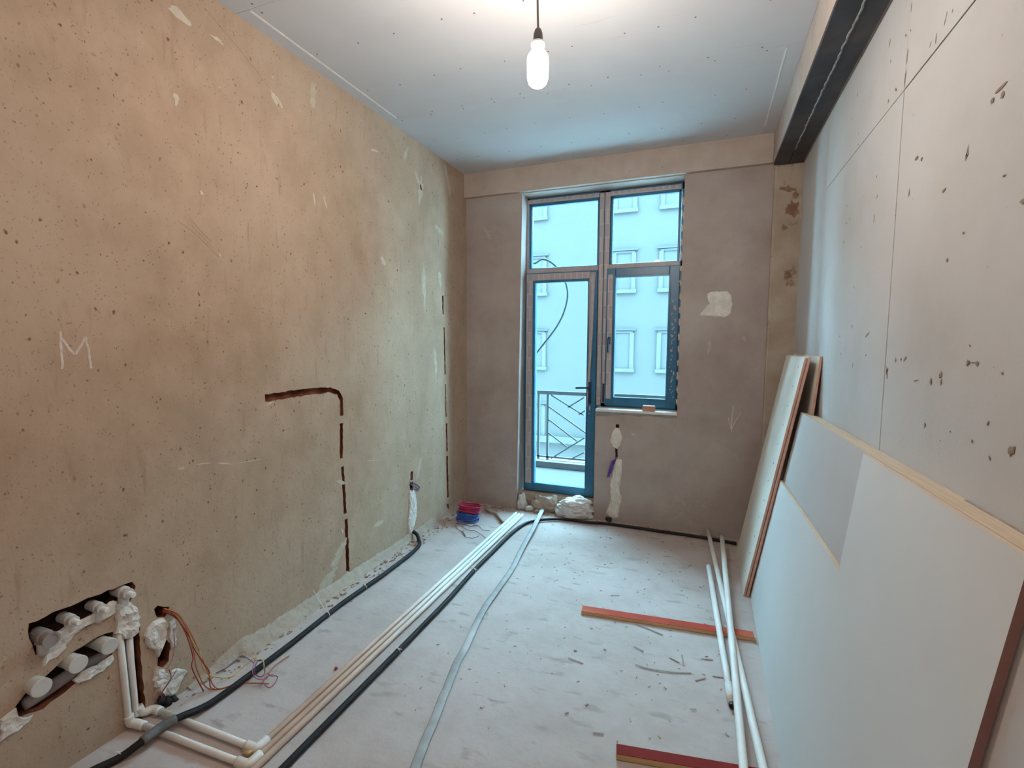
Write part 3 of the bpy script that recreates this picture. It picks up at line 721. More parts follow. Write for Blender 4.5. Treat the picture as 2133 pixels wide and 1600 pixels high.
# door unit
d1 = empty('door_1', (-1.18, YW, 0.14), 'tall glazed balcony door with a fixed light above it', None, kind='structure')
f = unit_frame(d1, -1.535, -0.823, 0.14, 2.785, 2.125, 2.175, 0.045, 0.044, 0.055)
f.build('frame', M['frame'], d1, bevel=0.003)
def bead(parent, x0, x1, z0, z1, w=0.014):
    b = MB()
    for (a, c, e, g) in ((x0, x0+w, z0, z1), (x1-w, x1, z0, z1), (x0, x1, z0, z0+w), (x0, x1, z1-w, z1)):
        b.box((a, YW+0.012, e), (c, YW+0.05, g))
    return b.build('glazing_bead', M['frame'], parent, bevel=0.003)
bead(d1, -1.492, -0.866, 2.160, 2.732, 0.017)
MB().box((-1.48, YW+0.030, 2.17), (-0.875, YW+0.036, 2.72)).build('pane', M['glass'], d1)
film(d1, -1.520, -0.870, 2.738, 2.772, YW); film(d1, -0.862, -0.826, 0.97, 2.77, YW); film(d1, -1.52, -0.866, 2.130, 2.168, YW, 'film_plain')
film(d1, -1.520, -1.497, 2.17, 2.74, YW, 'film_plain')
# door leaf (overlaps the frame on the room side)
lf = MB()
Yl = YW-0.016
lx0, lx1, lz0, lz1 = -1.515, -0.868, 0.142, 2.125
gx0, gx1, gz0, gz1 = -1.430, -0.945, 0.213, 2.045
for (a, c, e, g) in ((lx0, gx0, lz0, lz1), (gx1, lx1, lz0, lz1), (gx0, gx1, lz0, gz0), (gx0, gx1, gz1, lz1)):
    lf.box((a, Yl, e), (c, Yl+0.07, g))
leaf = lf.build('door_leaf', M['frame'], d1, bevel=0.004)
b = MB()
for (a, c, e, g) in ((gx0-0.014, gx0+0.004, gz0, gz1), (gx1-0.004, gx1+0.008, gz0, gz1), (gx0, gx1, gz0-0.006, gz0+0.006), (gx0, gx1, gz1-0.006, gz1+0.012)):
    b.box((a, Yl-0.004, e), (c, Yl+0.03, g))
b.build('leaf_bead', M['frame'], leaf, bevel=0.002)
MB().box((gx0, Yl+0.03, gz0), (gx1, Yl+0.036, gz1)).build('leaf_pane', M['glass'], leaf)
film(leaf, lx0+0.004, gx0-0.022, lz0+0.07, lz1-0.004, Yl); film(leaf, gx0-0.02, gx1+0.01, gz1+0.018, lz1-0.005, Yl)
# strip of film peeling off the lock stile
pf = MB()
top, bot = 2.115, 0.95
n = 16; a = []; c = []
for i in range(n+1):
    t = i/n; z = top + (bot-top)*t
    w = 0.05*(1-t)**0.7 + 0.006
    a.append((gx1+0.006, Yl-0.002-0.012*math.sin(t*9)*0.3, z)); c.append((gx1+0.006+w, Yl-0.002-0.010*abs(math.sin(t*7)), z))
pf.v = a + c
pf.f = [[i, i+1, n+2+i, n+1+i] for i in range(n)]; pf.mi = [0]*n
o = pf.build('peeling_film', M['film_plain'], leaf, smooth=True)
so = o.modifiers.new('solid', 'SOLIDIFY'); so.thickness = 0.0008
hd = MB()
hd.box((-0.930, Yl-0.010, 0.98), (-0.905, Yl, 1.17)).tube([(-0.918, Yl-0.005, 1.122), (-0.918, Yl-0.05, 1.122), (-0.945, Yl-0.052, 1.122), (-1.032, Yl-0.05, 1.118)], 0.009, 10)
hd.build('door_handle', M['dark_frame'], leaf, smooth=False, bevel=0.002)
lk = MB(); blob(lk, (-0.918, Yl, 1.215), (-0.918, Yl, 1.20), 0.016, NB, 0.001, 3); blob(lk, (-0.918, Yl, 0.92), (-0.912, Yl, 0.97), 0.022, NB, 0.001, 4); blob(lk, (-0.92, Yl, 0.885), (-0.918, Yl, 0.90), 0.016, NB, 0.001, 5)
o = lk.build('film_scraps', M['film_plain'], leaf); tag(o, 'pale scraps of film left around the lock')
# window unit
w1 = empty('window_1', (-0.50, YW, 0.96), 'two part window beside the balcony door with a fixed light on top', None, kind='structure')
f = unit_frame(w1, -0.821, -0.160, 0.955, 2.785, 2.125, 2.175, 0.048, 0.046, 0.055)
fbox(f, -0.821, -0.160, 0.955, 1.0)
f.build('frame', M['frame'], w1, bevel=0.003)
bead(w1, -0.772, -0.212, 2.160, 2.735, 0.018)
MB().box((-0.758, YW+0.030, 2.172), (-0.228, YW+0.036, 2.72)).build('pane', M['glass'], w1)
film(w1, -0.818, -0.776, 0.99, 2.77, YW); film(w1, -0.775, -0.215, 2.738, 2.772, YW); film(w1, -0.775, -0.21, 2.138, 2.170, YW, 'film_plain')
sx0, sx1, sz0, sz1 = -0.790, -0.203, 0.972, 2.136
hx0, hx1, hz0, hz1 = -0.716, -0.282, 1.043, 2.062
sa = MB()
for (a, c, e, g) in ((sx0, hx0, sz0, sz1), (hx1, sx1, sz0, sz1), (hx0, hx1, sz0, hz0), (hx0, hx1, hz1, sz1)):
    sa.box((a, Yl, e), (c, Yl+0.07, g))
sash = sa.build('sash', M['frame'], w1, bevel=0.004)
b = MB()
for (a, c, e, g) in ((hx0-0.012, hx0+0.004, hz0, hz1), (hx1-0.004, hx1+0.012, hz0, hz1), (hx0, hx1, hz0-0.012, hz0+0.005), (hx0, hx1, hz1-0.006, hz1+0.012)):
    b.box((a, Yl-0.004, e), (c, Yl+0.03, g))
b.build('sash_bead', M['frame'], sash, bevel=0.002)
MB().box((hx0, Yl+0.03, hz0), (hx1, Yl+0.036, hz1)).build('sash_pane', M['glass'], sash)
film(sash, sx0+0.012, hx0-0.020, sz0+0.06, sz1-0.05, Yl)
lk = MB()
for i in range(26):
    z = 1.06 + 0.031*i; blob(lk, (-0.24+random.uniform(-.02,.02), Yl, z), (-0.24+random.uniform(-.02,.02), Yl, z+random.uniform(.01,.04)), random.uniform(.006,.02), NB, 0.0008, 500+i)
o = lk.build('film_scraps', M['film_plain'], sash); tag(o, 'torn scraps of film on the hinge stile'); o['kind'] = 'stuff'
hd = MB().box((-0.768, Yl-0.012, 1.50), (-0.748, Yl, 1.56)).tube([(-0.758, Yl-0.006, 1.545), (-0.758, Yl-0.045, 1.545), (-0.758, Yl-0.047, 1.53), (-0.758, Yl-0.045, 1.43)], 0.008, 8)
hd.build('window_handle', M['dark_frame'], sash)
fm = MB(); fm.box((-0.808, Yl-0.003, 1.0), (-0.795, Yl+0.02, 1.16)); fm.build('loose_gasket', M['dark_frame'], w1)
# sill
sl = MB().box((-0.838, YB-0.006, 0.935), (-0.184, YW+0.02, 0.957)).build('window_sill', M['sill'], w1, bevel=0.003); tag(sl, 'thin white sill edge')
sg = MB(); daub(sg, [(-0.835, YB, 0.94), (-0.184, YB, 0.945), (-0.184, YB, 0.915), (-0.28, YB, 0.918), (-0.36, YB, 0.93), (-0.48, YB, 0.912), (-0.60, YB, 0.92), (-0.70, YB, 0.905), (-0.835, YB, 0.895)], NB, 0.004, 0.02, 0.002, 9)
o = sg.build('sill_mortar', M['grey_mortar'], w1); tag(o, 'dark grey mortar smeared under the sill')
foam = MB()
for i in range(16):
    z = 1.0 + 1.7*i/16; blob(foam, (-0.193, YB+0.10, z), (-0.195, YB+0.10, z+0.07), 0.02, NB, 0.01, 700+i)
o = foam.build('foam_beads', M['smear'], w1); o['kind'] = 'stuff'
br = MB().box((-0.452, YB-0.004, 0.958), (-0.356, YB+0.05, 1.002)).build('brick_piece', M['brick'], None, bevel=0.004)
tag(br, 'small pink piece of brick lying on the window sill', 'brick')

# ------------------------------------------------------------------ outside: balcony, hanging cable, house across the street
bal = empty('balcony', (-0.9, 4.9, 0.1), 'pale balcony outside the glazed door with a patterned metal railing', 'balcony')
MB().box((-3.0, YB+0.40, -0.12), (1.5, 5.42, 0.10)).build('balcony_slab', M['balcony'], bal)
MB().box((-3.0, 5.20, 0.10), (1.5, 5.42, 0.172)).build('curb', M['curb'], bal, bevel=0.006)
RY = 5.30
ra = MB()
ra.box((-1.76, RY-0.014, 0.925), (1.0, RY+0.014, 0.965))
rail_o = ra.build('top_rail', M['rail'], bal)
MB().box((-1.76, RY-0.012, 0.195), (1.0, RY+0.012, 0.215)).build('bottom_rail', M['rail'], bal)
for x in (-1.745, -1.635, 0.3):
    MB().box((x-0.012, RY-0.012, 0.172), (x+0.012, RY+0.012, 0.94)).build('railing_post', M['rail'], bal)
def diag(p, q): MB().bar((p[0], RY, p[1]), (q[0], RY, q[1]), 0.014, 0.014, up=(0,1,0)).build('railing_bar', M['rail'], bal)
px0, px1, pz0, pz1 = -1.635, -0.68, 0.205, 0.945
def sl_(x, z, xe, k=-0.62): return (xe, z + k*(xe-x))
Q = [(-1.599,5.3,0.918),(-1.626,5.3,0.785),(-1.624,5.3,0.636),(-1.623,5.3,0.481),(-1.33,5.3,0.795),(-1.219,5.3,0.709),(-1.194,5.3,0.512),(-1.291,5.3,0.412),(-1.4,5.3,0.332),(-1.591,5.3,0.187),(-1.401,5.3,0.786),(-1.217,5.3,0.908),(-1.274,5.3,0.712),(-1.204,5.3,0.764),(-1.376,5.3,0.191),(-1.201,5.3,0.294),(-1.204,5.3,0.457)]
Pz = [(q[0], q[2]) for q in Q]
diag(Pz[0], Pz[5]); diag(Pz[1], Pz[6]); diag(Pz[2], Pz[7]); diag(Pz[3], Pz[8]); diag(Pz[9], Pz[16]); diag(Pz[10], Pz[11]); diag(Pz[12], Pz[13]); diag(Pz[14], Pz[15])
for k in range(5):
    diag((-1.15+0.25*k, 0.93), (-0.60+0.25*k, 0.50)); diag((-1.0+0.25*k, 0.21), (-0.6+0.25*k, 0.46))
lp = [(-1.818,4.95,2.33),(-1.721,4.95,2.36),(-1.605,4.95,2.378),(-1.5,4.95,2.333),(-1.395,4.95,2.22),(-1.332,4.95,2.047),(-1.35,4.95,1.876),(-1.44,4.95,1.68),(-1.659,4.95,1.402),(-1.81,4.95,1.219)]
lp = [(-1.62, 4.40, 2.62)] + lp[1:-1] + [(-1.85, 4.95, 1.15), (-2.0, 4.9, 0.6), (-2.05, 4.85, 0.11)]
cb = MB().tube(catmull(lp, 8), 0.011, 8).build('hanging_cable', M['out_cable'], None, smooth=True)
tag(cb, 'looping grey cable hanging outside in front of the balcony door glass', 'cable')

fac = empty('house_across_street', (-3, 20, -8), 'pale house with moulded windows across the street, seen through the door glass', 'house')
FY = 20.0
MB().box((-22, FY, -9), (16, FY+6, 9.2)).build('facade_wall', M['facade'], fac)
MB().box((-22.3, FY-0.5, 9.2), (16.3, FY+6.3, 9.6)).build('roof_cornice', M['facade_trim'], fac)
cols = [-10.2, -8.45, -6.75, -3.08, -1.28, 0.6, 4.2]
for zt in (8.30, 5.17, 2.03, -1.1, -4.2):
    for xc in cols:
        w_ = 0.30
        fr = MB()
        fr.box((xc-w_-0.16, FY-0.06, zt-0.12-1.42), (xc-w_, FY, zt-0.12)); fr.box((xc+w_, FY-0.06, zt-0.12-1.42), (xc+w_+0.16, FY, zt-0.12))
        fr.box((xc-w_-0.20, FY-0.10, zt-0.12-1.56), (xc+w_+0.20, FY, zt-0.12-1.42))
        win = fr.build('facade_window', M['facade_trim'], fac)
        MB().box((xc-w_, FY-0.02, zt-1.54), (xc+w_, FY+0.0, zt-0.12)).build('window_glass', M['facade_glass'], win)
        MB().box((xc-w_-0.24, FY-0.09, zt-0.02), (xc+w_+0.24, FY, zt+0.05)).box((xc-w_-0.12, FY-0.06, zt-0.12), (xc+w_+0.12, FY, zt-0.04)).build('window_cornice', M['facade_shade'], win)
MB().box((-22, FY-0.12, -9), (16, FY, -3.7)).build('bounce_base_course', M['bounce_base'], fac)  # added white band below the view, reflects daylight up to the ceiling
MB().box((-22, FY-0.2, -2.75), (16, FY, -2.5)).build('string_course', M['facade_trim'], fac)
ou = MB()  # unseen upper storeys, added to keep skylight off the facade opposite
ou.box((-24, YB+0.06, -9), (XL-0.32, YB+0.40, 17)); ou.box((XR+0.32, YB+0.06, -9), (18, YB+0.40, 17))
ou.box((XL-0.32, YB+0.06, H+0.36), (XR+0.32, YB+0.40, 17)); ou.box((XL-0.32, YB+0.06, -9), (XR+0.32, YB+0.40, -0.32))
o = ou.build('outer_shade_wall', M['own_facade'], None); tag(o, 'outer face of the building the room belongs to, unseen, added to shade the house opposite', kind='structure')
MB().box((-40, 4.5, -9.3), (40, 30, -9)).build('ground', M['ground'], None); tag(bpy.data.objects['ground'], 'unseen street ground far below the balcony, made pale to bounce light indoors', kind='structure')  # street out of view, coloured pale so it throws daylight onto the ceiling

# ------------------------------------------------------------------ pendant bulb
BX, BY = -0.609, 1.80
pb = empty('pendant_bulb', (BX, BY, 2.44), 'glowing bare bulb hanging on a cord from the ceiling', 'lamp')
MB().tube(catmull([(BX-0.005, BY, H-0.001), (BX+0.003, BY, 2.9), (BX-0.003, BY, 2.78), (BX, BY, 2.655)], 8), 0.0042, 8).build('cord', M['cord'], pb, smooth=True)
MB().lathe([(0.006, 2.660), (0.012, 2.654), (0.0165, 2.640), (0.0175, 2.620), (0.0180, 2.612)], (BX, BY, 0), seg=24).build('lampholder', M['socket'], pb, smooth=True)
MB().lathe([(0.022, 2.612), (0.0255, 2.607), (0.0255, 2.598), (0.0225, 2.591), (0.0215, 2.585)], (BX, BY, 0), seg=24).build('collar', M['ceramic'], pb, smooth=True)
MB().lathe([(0.0205, 2.585), (0.0215, 2.579), (0.030, 2.572), (0.0375, 2.560), (0.0392, 2.548), (0.0392, 2.495), (0.0375, 2.480), (0.032, 2.466), (0.022, 2.457), (0.010, 2.453)], (BX, BY, 0), seg=28).build('bulb', M['bulb'], pb, smooth=True)

gb = empty('fill_globe', (0.15, -0.55, 2.5), 'added fill light shaped as a round frosted lamp, unseen behind the camera', 'lamp')  # added fill light out of view, lifts the shadows the bulb leaves
MB().tube([(0.15, -0.55, 2.999), (0.15, -0.55, 2.62)], 0.004, 8).build('cord', M['cord'], gb)
MB().lathe([(0.010, 2.64), (0.03, 2.62), (0.03, 2.585)], (0.15, -0.55, 0), seg=20).build('lampholder', M['socket'], gb)
MB().lathe([(0.09*math.sin(math.pi*i/14)+0.0005, 2.5-0.09*math.cos(math.pi*i/14)) for i in range(15)], (0.15, -0.55, 0), seg=24).build('globe', M['globe'], gb, smooth=True)

# ------------------------------------------------------------------ water pipes: risers in the chase, cross runs, long runs to the balcony door
def pipe(mb, pts, r=0.0125, sides=12): mb.tube(pts, r, sides)
R_ = 0.0125
wp = empty('water_pipe', (-1.478, 2.5, 0.0), 'cream water pipe of the floor bundle nearest the left wall, with right riser', 'pipe', 'cream water pipes')
m = MB(); pipe(m, [(-1.482, 1.235, R_+0.001), (-1.490, 3.915, R_+0.001)]); m.build('long_run', M['pipe'], wp, smooth=True)
m = MB(); pipe(m, [(-2.02, 1.215, R_+0.001), (-1.50, 1.222, R_+0.001)]); m.build('cross_run', M['pipe'], wp, smooth=True)
m = MB(); pipe(m, [(-2.059,1.153,0.381),(-2.059,1.153,0.247),(-2.059,1.158,0.022)]+[(-2.057, 1.168, 0.02)]); m.build('riser', M['pipe'], wp, smooth=True)
m = MB(); pipe(m, catmull([(-2.056, 1.168, 0.05), (-2.054, 1.18, 0.02), (-2.035, 1.21, 0.016), (-2.0, 1.215, 0.0135)], 5), 0.017); m.build('elbow', M['pipe'], wp, smooth=True)
m = MB(); pipe(m, catmull([(-1.53, 1.2205, 0.014), (-1.492, 1.2215, 0.0145), (-1.4825, 1.232, 0.0145), (-1.4825, 1.27, 0.014)], 5), 0.0175); m.build('elbow', M['pipe'], wp, smooth=True)
wp2 = empty('water_pipe', (-1.447, 2.5, 0.0), 'middle cream water pipe of the floor bundle, with the left riser', 'pipe', 'cream water pipes')
m = MB(); pipe(m, [(-1.450, 1.175, R_+0.001), (-1.456, 3.90, R_+0.001)]); m.build('long_run', M['pipe'], wp2, smooth=True)
m = MB(); pipe(m, [(-2.02, 1.140, R_+0.001), (-1.47, 1.158, R_+0.001)]); m.build('cross_run', M['pipe'], wp2, smooth=True)
m = MB(); pipe(m, [(-2.045,1.112,0.396),(-2.045,1.118,0.234),(-2.045,1.124,0.039)]+[(-2.043, 1.125, 0.02)]); m.build('riser', M['pipe'], wp2, smooth=True)
m = MB(); pipe(m, catmull([(-2.043, 1.125, 0.05), (-2.040, 1.127, 0.022), (-2.02, 1.135, 0.016), (-1.98, 1.141, 0.0135)], 5), 0.017); m.build('elbow', M['pipe'], wp2, smooth=True)
m = MB(); pipe(m, catmull([(-1.50, 1.157, 0.014), (-1.461, 1.1585, 0.0145), (-1.4505, 1.170, 0.0145), (-1.4505, 1.21, 0.014)], 5), 0.0178); m.build('elbow', M['pipe'], wp2, smooth=True)
wp3 = empty('water_pipe', (-1.416, 2.5, 0.0), 'third cream water pipe on the floor, next to the black conduit', 'pipe', 'cream water pipes')
m = MB(); pipe(m, [(-1.419, 0.95, R_+0.001), (-1.424, 3.895, R_+0.001)]); m.build('long_run', M['pipe'], wp3, smooth=True)
cp = MB().lathe([(0.020, 0), (0.022, 0.004), (0.022, 0.012), (0.020, 0.018)], [(-1.504,1.211,0.002)][0], (0, 0, 1), 20)
o = cp.build('brass_ring', M['brass'], None, smooth=True); tag(o, 'yellowish brass ring nut on the floor beside the pipe elbows', 'ring nut')

# ------------------------------------------------------------------ black conduits with cable ties
def tie_ring(parent, c, d, r, tail=None):
    d = Vector(d).normalized(); a = d.cross(Vector((0,0,1))).normalized(); b = a.cross(d)
    pts = [Vector(c) + a*math.cos(t)*r + b*math.sin(t)*r for t in [2*math.pi*i/18 for i in range(18)]]
    mb = MB().tube(pts, 0.0016, 6, closed=True)
    mb.obox(Vector(c)+b*(r+0.003), a*0.003, b*0.003, d*0.003)
    if tail: mb.tube(catmull([Vector(c)+b*(r+0.002)] + [Vector(t) for t in tail], 5), 0.0016, 6)
    o = mb.build('cable_tie', M['tie'], parent, smooth=False); tag(o, 'white cable tie')
CR = 0.0135
c1 = [(-1.931,0.952,0.014),(-1.906,1.014,0.014)]+[(-1.872,1.075,0.042),(-1.875,1.137,0.042),(-1.863,1.193,0.042)]+[(-1.853,1.304,0.016)]+[(-1.85,1.41,0.014),(-1.854,1.615,0.014),(-1.861,1.797,0.014),(-1.876,2.028,0.014),(-1.881,2.177,0.014),(-1.878,2.346,0.014),(-1.875,2.535,0.014),(-1.88,2.76,0.014),(-1.89,2.907,0.014),(-1.915,3.023,0.014),(-1.97,3.097,0.014)]
c1 = [ext(c1[1], c1[0], 3.0)] + [tuple(p) for p in c1]
path1 = catmull(c1 + [(-2.005, 3.13, 0.035), (-2.04, 3.13, 0.055)], 5)
k1 = empty('black_conduit', (-1.89, 2.0, 0.0), 'long black conduit on the floor along the foot of the left wall', 'conduit')
MB().tube(path1, CR, 12).build('conduit_run', M['conduit'], k1, smooth=True)
sv = [(-1.871,1.069,0.042),(-1.875,1.137,0.042),(-1.865,1.187,0.042)]
o = MB().tube(catmull(sv, 6), 0.0185, 12).build('sleeve', M['sleeve'], k1, smooth=True); tag(o, 'grey sleeve on the conduit beside the wall box')
for c, d, tl in [([(-1.873,2.024,0.014)][0], (0.1, 1, 0), [(-1.92,2.036,0.05)]+[(-2.04,2.093,0.09)]), ([(-1.878,2.346,0.014)][0], (0, 1, 0), None), ([(-1.908,1.013,0.014)][0], (-0.4, 1, 0), [(-1.924,1.014,0.03)])]:
    tie_ring(k1, c, d, CR+0.001, tl)
c2 = [(-1.327,1.193,0.014),(-1.328,1.31,0.014),(-1.329,1.465,0.014),(-1.33,1.647,0.014),(-1.331,1.902,0.014),(-1.335,2.224,0.014),(-1.34,2.453,0.014),(-1.358,2.801,0.014),(-1.36,3.139,0.014),(-1.362,3.444,0.014),(-1.345,3.646,0.014),(-1.304,3.767,0.014),(-1.19,3.873,0.014),(-1.039,3.935,0.014),(-0.854,3.938,0.014),(-0.698,3.966,0.014),(-0.445,3.967,0.014),(-0.189,3.962,0.014),(0.027,3.957,0.014),(0.277,3.931,0.014)]
c2 = [ext(c2[1], c2[0], 4.0)] + [tuple(p) for p in c2]
k2 = empty('black_conduit', (-1.35, 2.5, 0.0), 'black conduit beside the three cream pipes, bending right along the end wall', 'conduit')
MB().tube(catmull(c2, 5), lambda t: 0.0135 if t < 0.55 else 0.0115, 12).build('conduit_run', M['conduit'], k2, smooth=True)
for c in ([(-1.333,1.897,0.014)][0], [(-1.358,2.794,0.014)][0]):
    tie_ring(k2, c, (0, 1, 0), CR+0.001, [Vector(c)+Vector((0.02, 0.01, 0.008))])

# flat grey hose
hz = [(-1.285,4.037,0.006),(-1.223,3.618,0.006),(-1.175,3.199,0.006),(-1.14,2.922,0.006),(-1.123,2.667,0.006),(-1.109,2.425,0.006),(-1.08,2.238,0.006),(-1.048,2.073,0.006),(-1.028,1.925,0.006),(-0.995,1.789,0.006),(-0.979,1.711,0.006),(-0.951,1.599,0.006),(-0.931,1.5,0.006),(-0.9,1.372,0.006)]
hz = [(p[0], p[1], (0.036, 0.034, 0.02)[i] if i < 3 else 0.006) for i, p in enumerate(hz)]; hz.append(ext(hz[-2], hz[-1], 3.0))
hp = catmull(hz, 5)
fh = MB().tube([p + Vector((0,0,0.001+0.002*abs(math.sin(i*0.6)))) for i, p in enumerate(hp)], 0.02, 12, flat=(0.019, 0.0055), up=(0,0,1))
o = fh.build('flat_hose', M['flat_hose'], None, smooth=True); tag(o, 'flattened grey hose winding over the middle of the floor towards the door', 'hose')

# ------------------------------------------------------------------ plumbing outlets on the left wall
def stub(c, label, r=0.028, length=0.045, axis=(1, 0.0, 0.0)):
    c = Vector((XL, c[1], c[2])); e = empty('drain_stub', c, label, 'drain pipe', 'capped drain stubs in the lower wall slot')
    MB().lathe([(r*0.93, -0.075), (r*0.93, length*0.3), (r, length*0.32), (r, length*0.9)], c, axis, 24).build('pipe_body', M['drain'], e, smooth=False)
    MB().lathe([(r*1.02, length*0.9), (r*1.05, length*0.92), (r*1.05, length), (r*0.98, length*1.04)], c, axis, 24).build('end_cap', M['drain'], e)
stub([(-2.002,0.855,0.363)][0], 'white capped drain stub in the lower wall slot, farthest from the risers')
stub([(-2.002,0.959,0.378)][0], 'white capped drain stub in the middle of the lower wall slot')
stub([(-2.002,1.057,0.385)][0], 'white capped drain stub in the lower wall slot, right beside the risers', r=0.027)
dl = MB().tube(catmull([(-2.082,0.835,0.292),(-2.082,0.885,0.298),(-2.082,0.994,0.315),(-2.082,1.102,0.312)], 6), 0.022, 12).build('drain_pipe', M['drain_grey'], None, smooth=True)
tag(dl, 'grey drain pipe lying inside the lower wall slot behind the capped stubs', 'drain pipe')
def outlet(c, label, r, length, capped):
    c = Vector((XL, c[1], c[2])); e = empty('water_outlet', c, label, 'water outlet')
    MB().lathe([(r*1.1, -0.045), (r*1.15, length*0.2), (r, length*0.35), (r, length)], c, (1, 0, 0), 20).build('fitting_body', M['drain'] if capped else M['drain_grey'], e)
    MB().tube([c+Vector((0.0, 0, -0.0)), c+Vector((-0.002, 0, -0.045)), c+Vector((-0.012, 0, -0.06))], r*0.9, 12).build('elbow', M['drain'], e, smooth=True)
    if capped:
        MB().lathe([(r*0.55, length), (r*0.55, length+0.022), (r*0.45, length+0.028)], c, (1, 0, 0), 14).build('plug', M['tie'], e)
    else:
        MB().lathe([(r*1.12, length*0.8), (r*1.15, length*1.05), (r*0.8, length*1.05), (r*0.78, length*0.6)], c, (1, 0, 0), 20, cap=False).build('socket_rim', M['drain_grey'], e)
        MB().lathe([(r*0.8, length*0.62), (r*0.8, length*0.66)], c, (1, 0, 0), 20).build('socket_hole', M['black'], e)
    return e
outlet([(-2.002,0.89,0.509)][0], 'grey open drain socket at the left end of the upper niche', 0.022, 0.045, False)
outlet([(-1.997,0.964,0.53)][0], 'small white plugged water outlet in the upper niche, next to the open drain socket', 0.017, 0.028, True)
outlet([(-1.997,1.05,0.53)][0], 'small white plugged water outlet in the middle of the upper niche', 0.017, 0.028, True)
outlet([(-2.002,1.136,0.546)][0], 'white plugged water outlet above the two risers', 0.02, 0.035, True)
# gypsum holding them
gp = [([(-2.051,0.865,0.501),(-2.051,0.917,0.507),(-2.051,0.994,0.51),(-2.051,1.046,0.518),(-2.051,1.102,0.531),(-2.051,1.119,0.518),(-2.051,1.113,0.483),(-2.051,1.06,0.478),(-2.051,1.014,0.484),(-2.051,0.97,0.47),(-2.051,0.939,0.474),(-2.051,0.941,0.446),(-2.051,0.923,0.431),(-2.051,0.893,0.439),(-2.051,0.873,0.47)], 0.014, 21),
      ([(-2.047,1.11,0.512),(-2.047,1.143,0.503),(-2.047,1.179,0.469),(-2.047,1.183,0.421),(-2.047,1.175,0.36),(-2.047,1.145,0.354),(-2.047,1.115,0.371),(-2.047,1.097,0.401)], 0.022, 22),
      ([(-2.047,0.985,0.317),(-2.047,1.033,0.319),(-2.047,1.09,0.325),(-2.047,1.092,0.304),(-2.047,1.052,0.284),(-2.047,1.015,0.279),(-2.047,0.971,0.286),(-2.047,0.958,0.306)], 0.012, 23),
      ([(-2.047,1.212,0.355),(-2.047,1.235,0.37),(-2.047,1.258,0.374),(-2.047,1.286,0.355),(-2.047,1.279,0.275),(-2.047,1.262,0.243),(-2.047,1.249,0.214),(-2.047,1.229,0.259),(-2.047,1.202,0.296),(-2.047,1.2,0.332)], 0.018, 24),
      ([(-2.047,1.298,0.335),(-2.047,1.315,0.339),(-2.047,1.324,0.291),(-2.047,1.316,0.221),(-2.047,1.3,0.216),(-2.047,1.295,0.266)], 0.014, 25),
      ([(-2.047,1.232,0.175),(-2.047,1.265,0.149),(-2.047,1.286,0.105),(-2.047,1.299,0.125),(-2.047,1.327,0.113),(-2.047,1.359,0.079),(-2.047,1.323,0.044),(-2.047,1.307,0.009),(-2.047,1.258,0.031),(-2.047,1.238,0.071),(-2.047,1.221,0.114)], 0.014, 26),
      ([(-2.047,0.767,0.303),(-2.047,0.803,0.316),(-2.047,0.819,0.27),(-2.047,0.848,0.261),(-2.047,0.822,0.24),(-2.047,0.762,0.233)], 0.010, 27),
      ([(-2.047,0.886,0.452),(-2.047,0.925,0.448),(-2.047,0.943,0.472),(-2.047,0.949,0.437),(-2.047,0.921,0.419),(-2.047,0.894,0.422),(-2.047,0.875,0.407)], 0.010, 28),
      ([(-2.047,3.1,0.385),(-2.047,3.159,0.375),(-2.047,3.191,0.29),(-2.047,3.188,0.156),(-2.047,3.153,0.092),(-2.047,3.105,0.029),(-2.047,3.079,0.054),(-2.047,3.069,0.159),(-2.047,3.091,0.283)], 0.012, 29)]
for p, t, s in gp:
    d = MB(); daub(d, p, NL, t, 0.014, 0.004, s); d.build('gypsum_patch', M['gypsum'], wall_left)

# ------------------------------------------------------------------ wires at the wall boxes
def wires(name, label, cat, paths, r=0.0016, group=None):
    e = empty(name, paths[0][0][0], label, cat, group)
    for p, mat in paths:
        MB().tube(catmull(p, 7), r, 6).build('wire', M[mat], e, smooth=True)
    return e
wires('wire_bundle', 'orange and red wires drooping from the wall box down to the floor', 'wires', [
    ([(-2.047,1.279,0.405)]+[(-2.02,1.321,0.362)]+[(-1.99,1.337,0.28),(-1.99,1.357,0.178)]+[(-1.97,1.356,0.097)]+[(-1.939,1.389,0.004),(-1.832,1.49,0.004)], 'orange'),
    ([(-2.047,1.282,0.398)]+[(-2.02,1.309,0.361)]+[(-1.99,1.329,0.276),(-1.99,1.352,0.163)]+[(-1.965,1.329,0.133)]+[(-1.959,1.368,0.004)], 'red_brown'),
    ([(-2.047,1.274,0.398)]+[(-2.02,1.316,0.344)]+[(-1.99,1.344,0.25),(-1.99,1.358,0.199)]+[(-1.96,1.376,0.126),(-1.96,1.399,0.071)]+[(-1.96,1.4,0.004),(-1.927,1.394,0.004)], 'red_brown'),
    ([(-2.047,1.286,0.401)]+[(-2.02,1.329,0.346)]+[(-1.985,1.346,0.268),(-1.985,1.386,0.143)]+[(-1.96,1.391,0.081)]+[(-1.921,1.402,0.004),(-1.859,1.46,0.004),(-1.737,1.508,0.004)], 'orange'),
    ([(-2.047,1.288,0.395)]+[(-2.015,1.329,0.338)]+[(-1.985,1.348,0.238),(-1.985,1.379,0.166)]+[(-1.96,1.386,0.075)]+[(-1.933,1.477,0.004),(-1.951,1.592,0.004),(-1.937,1.62,0.004)], 'yellow')], 0.0024)
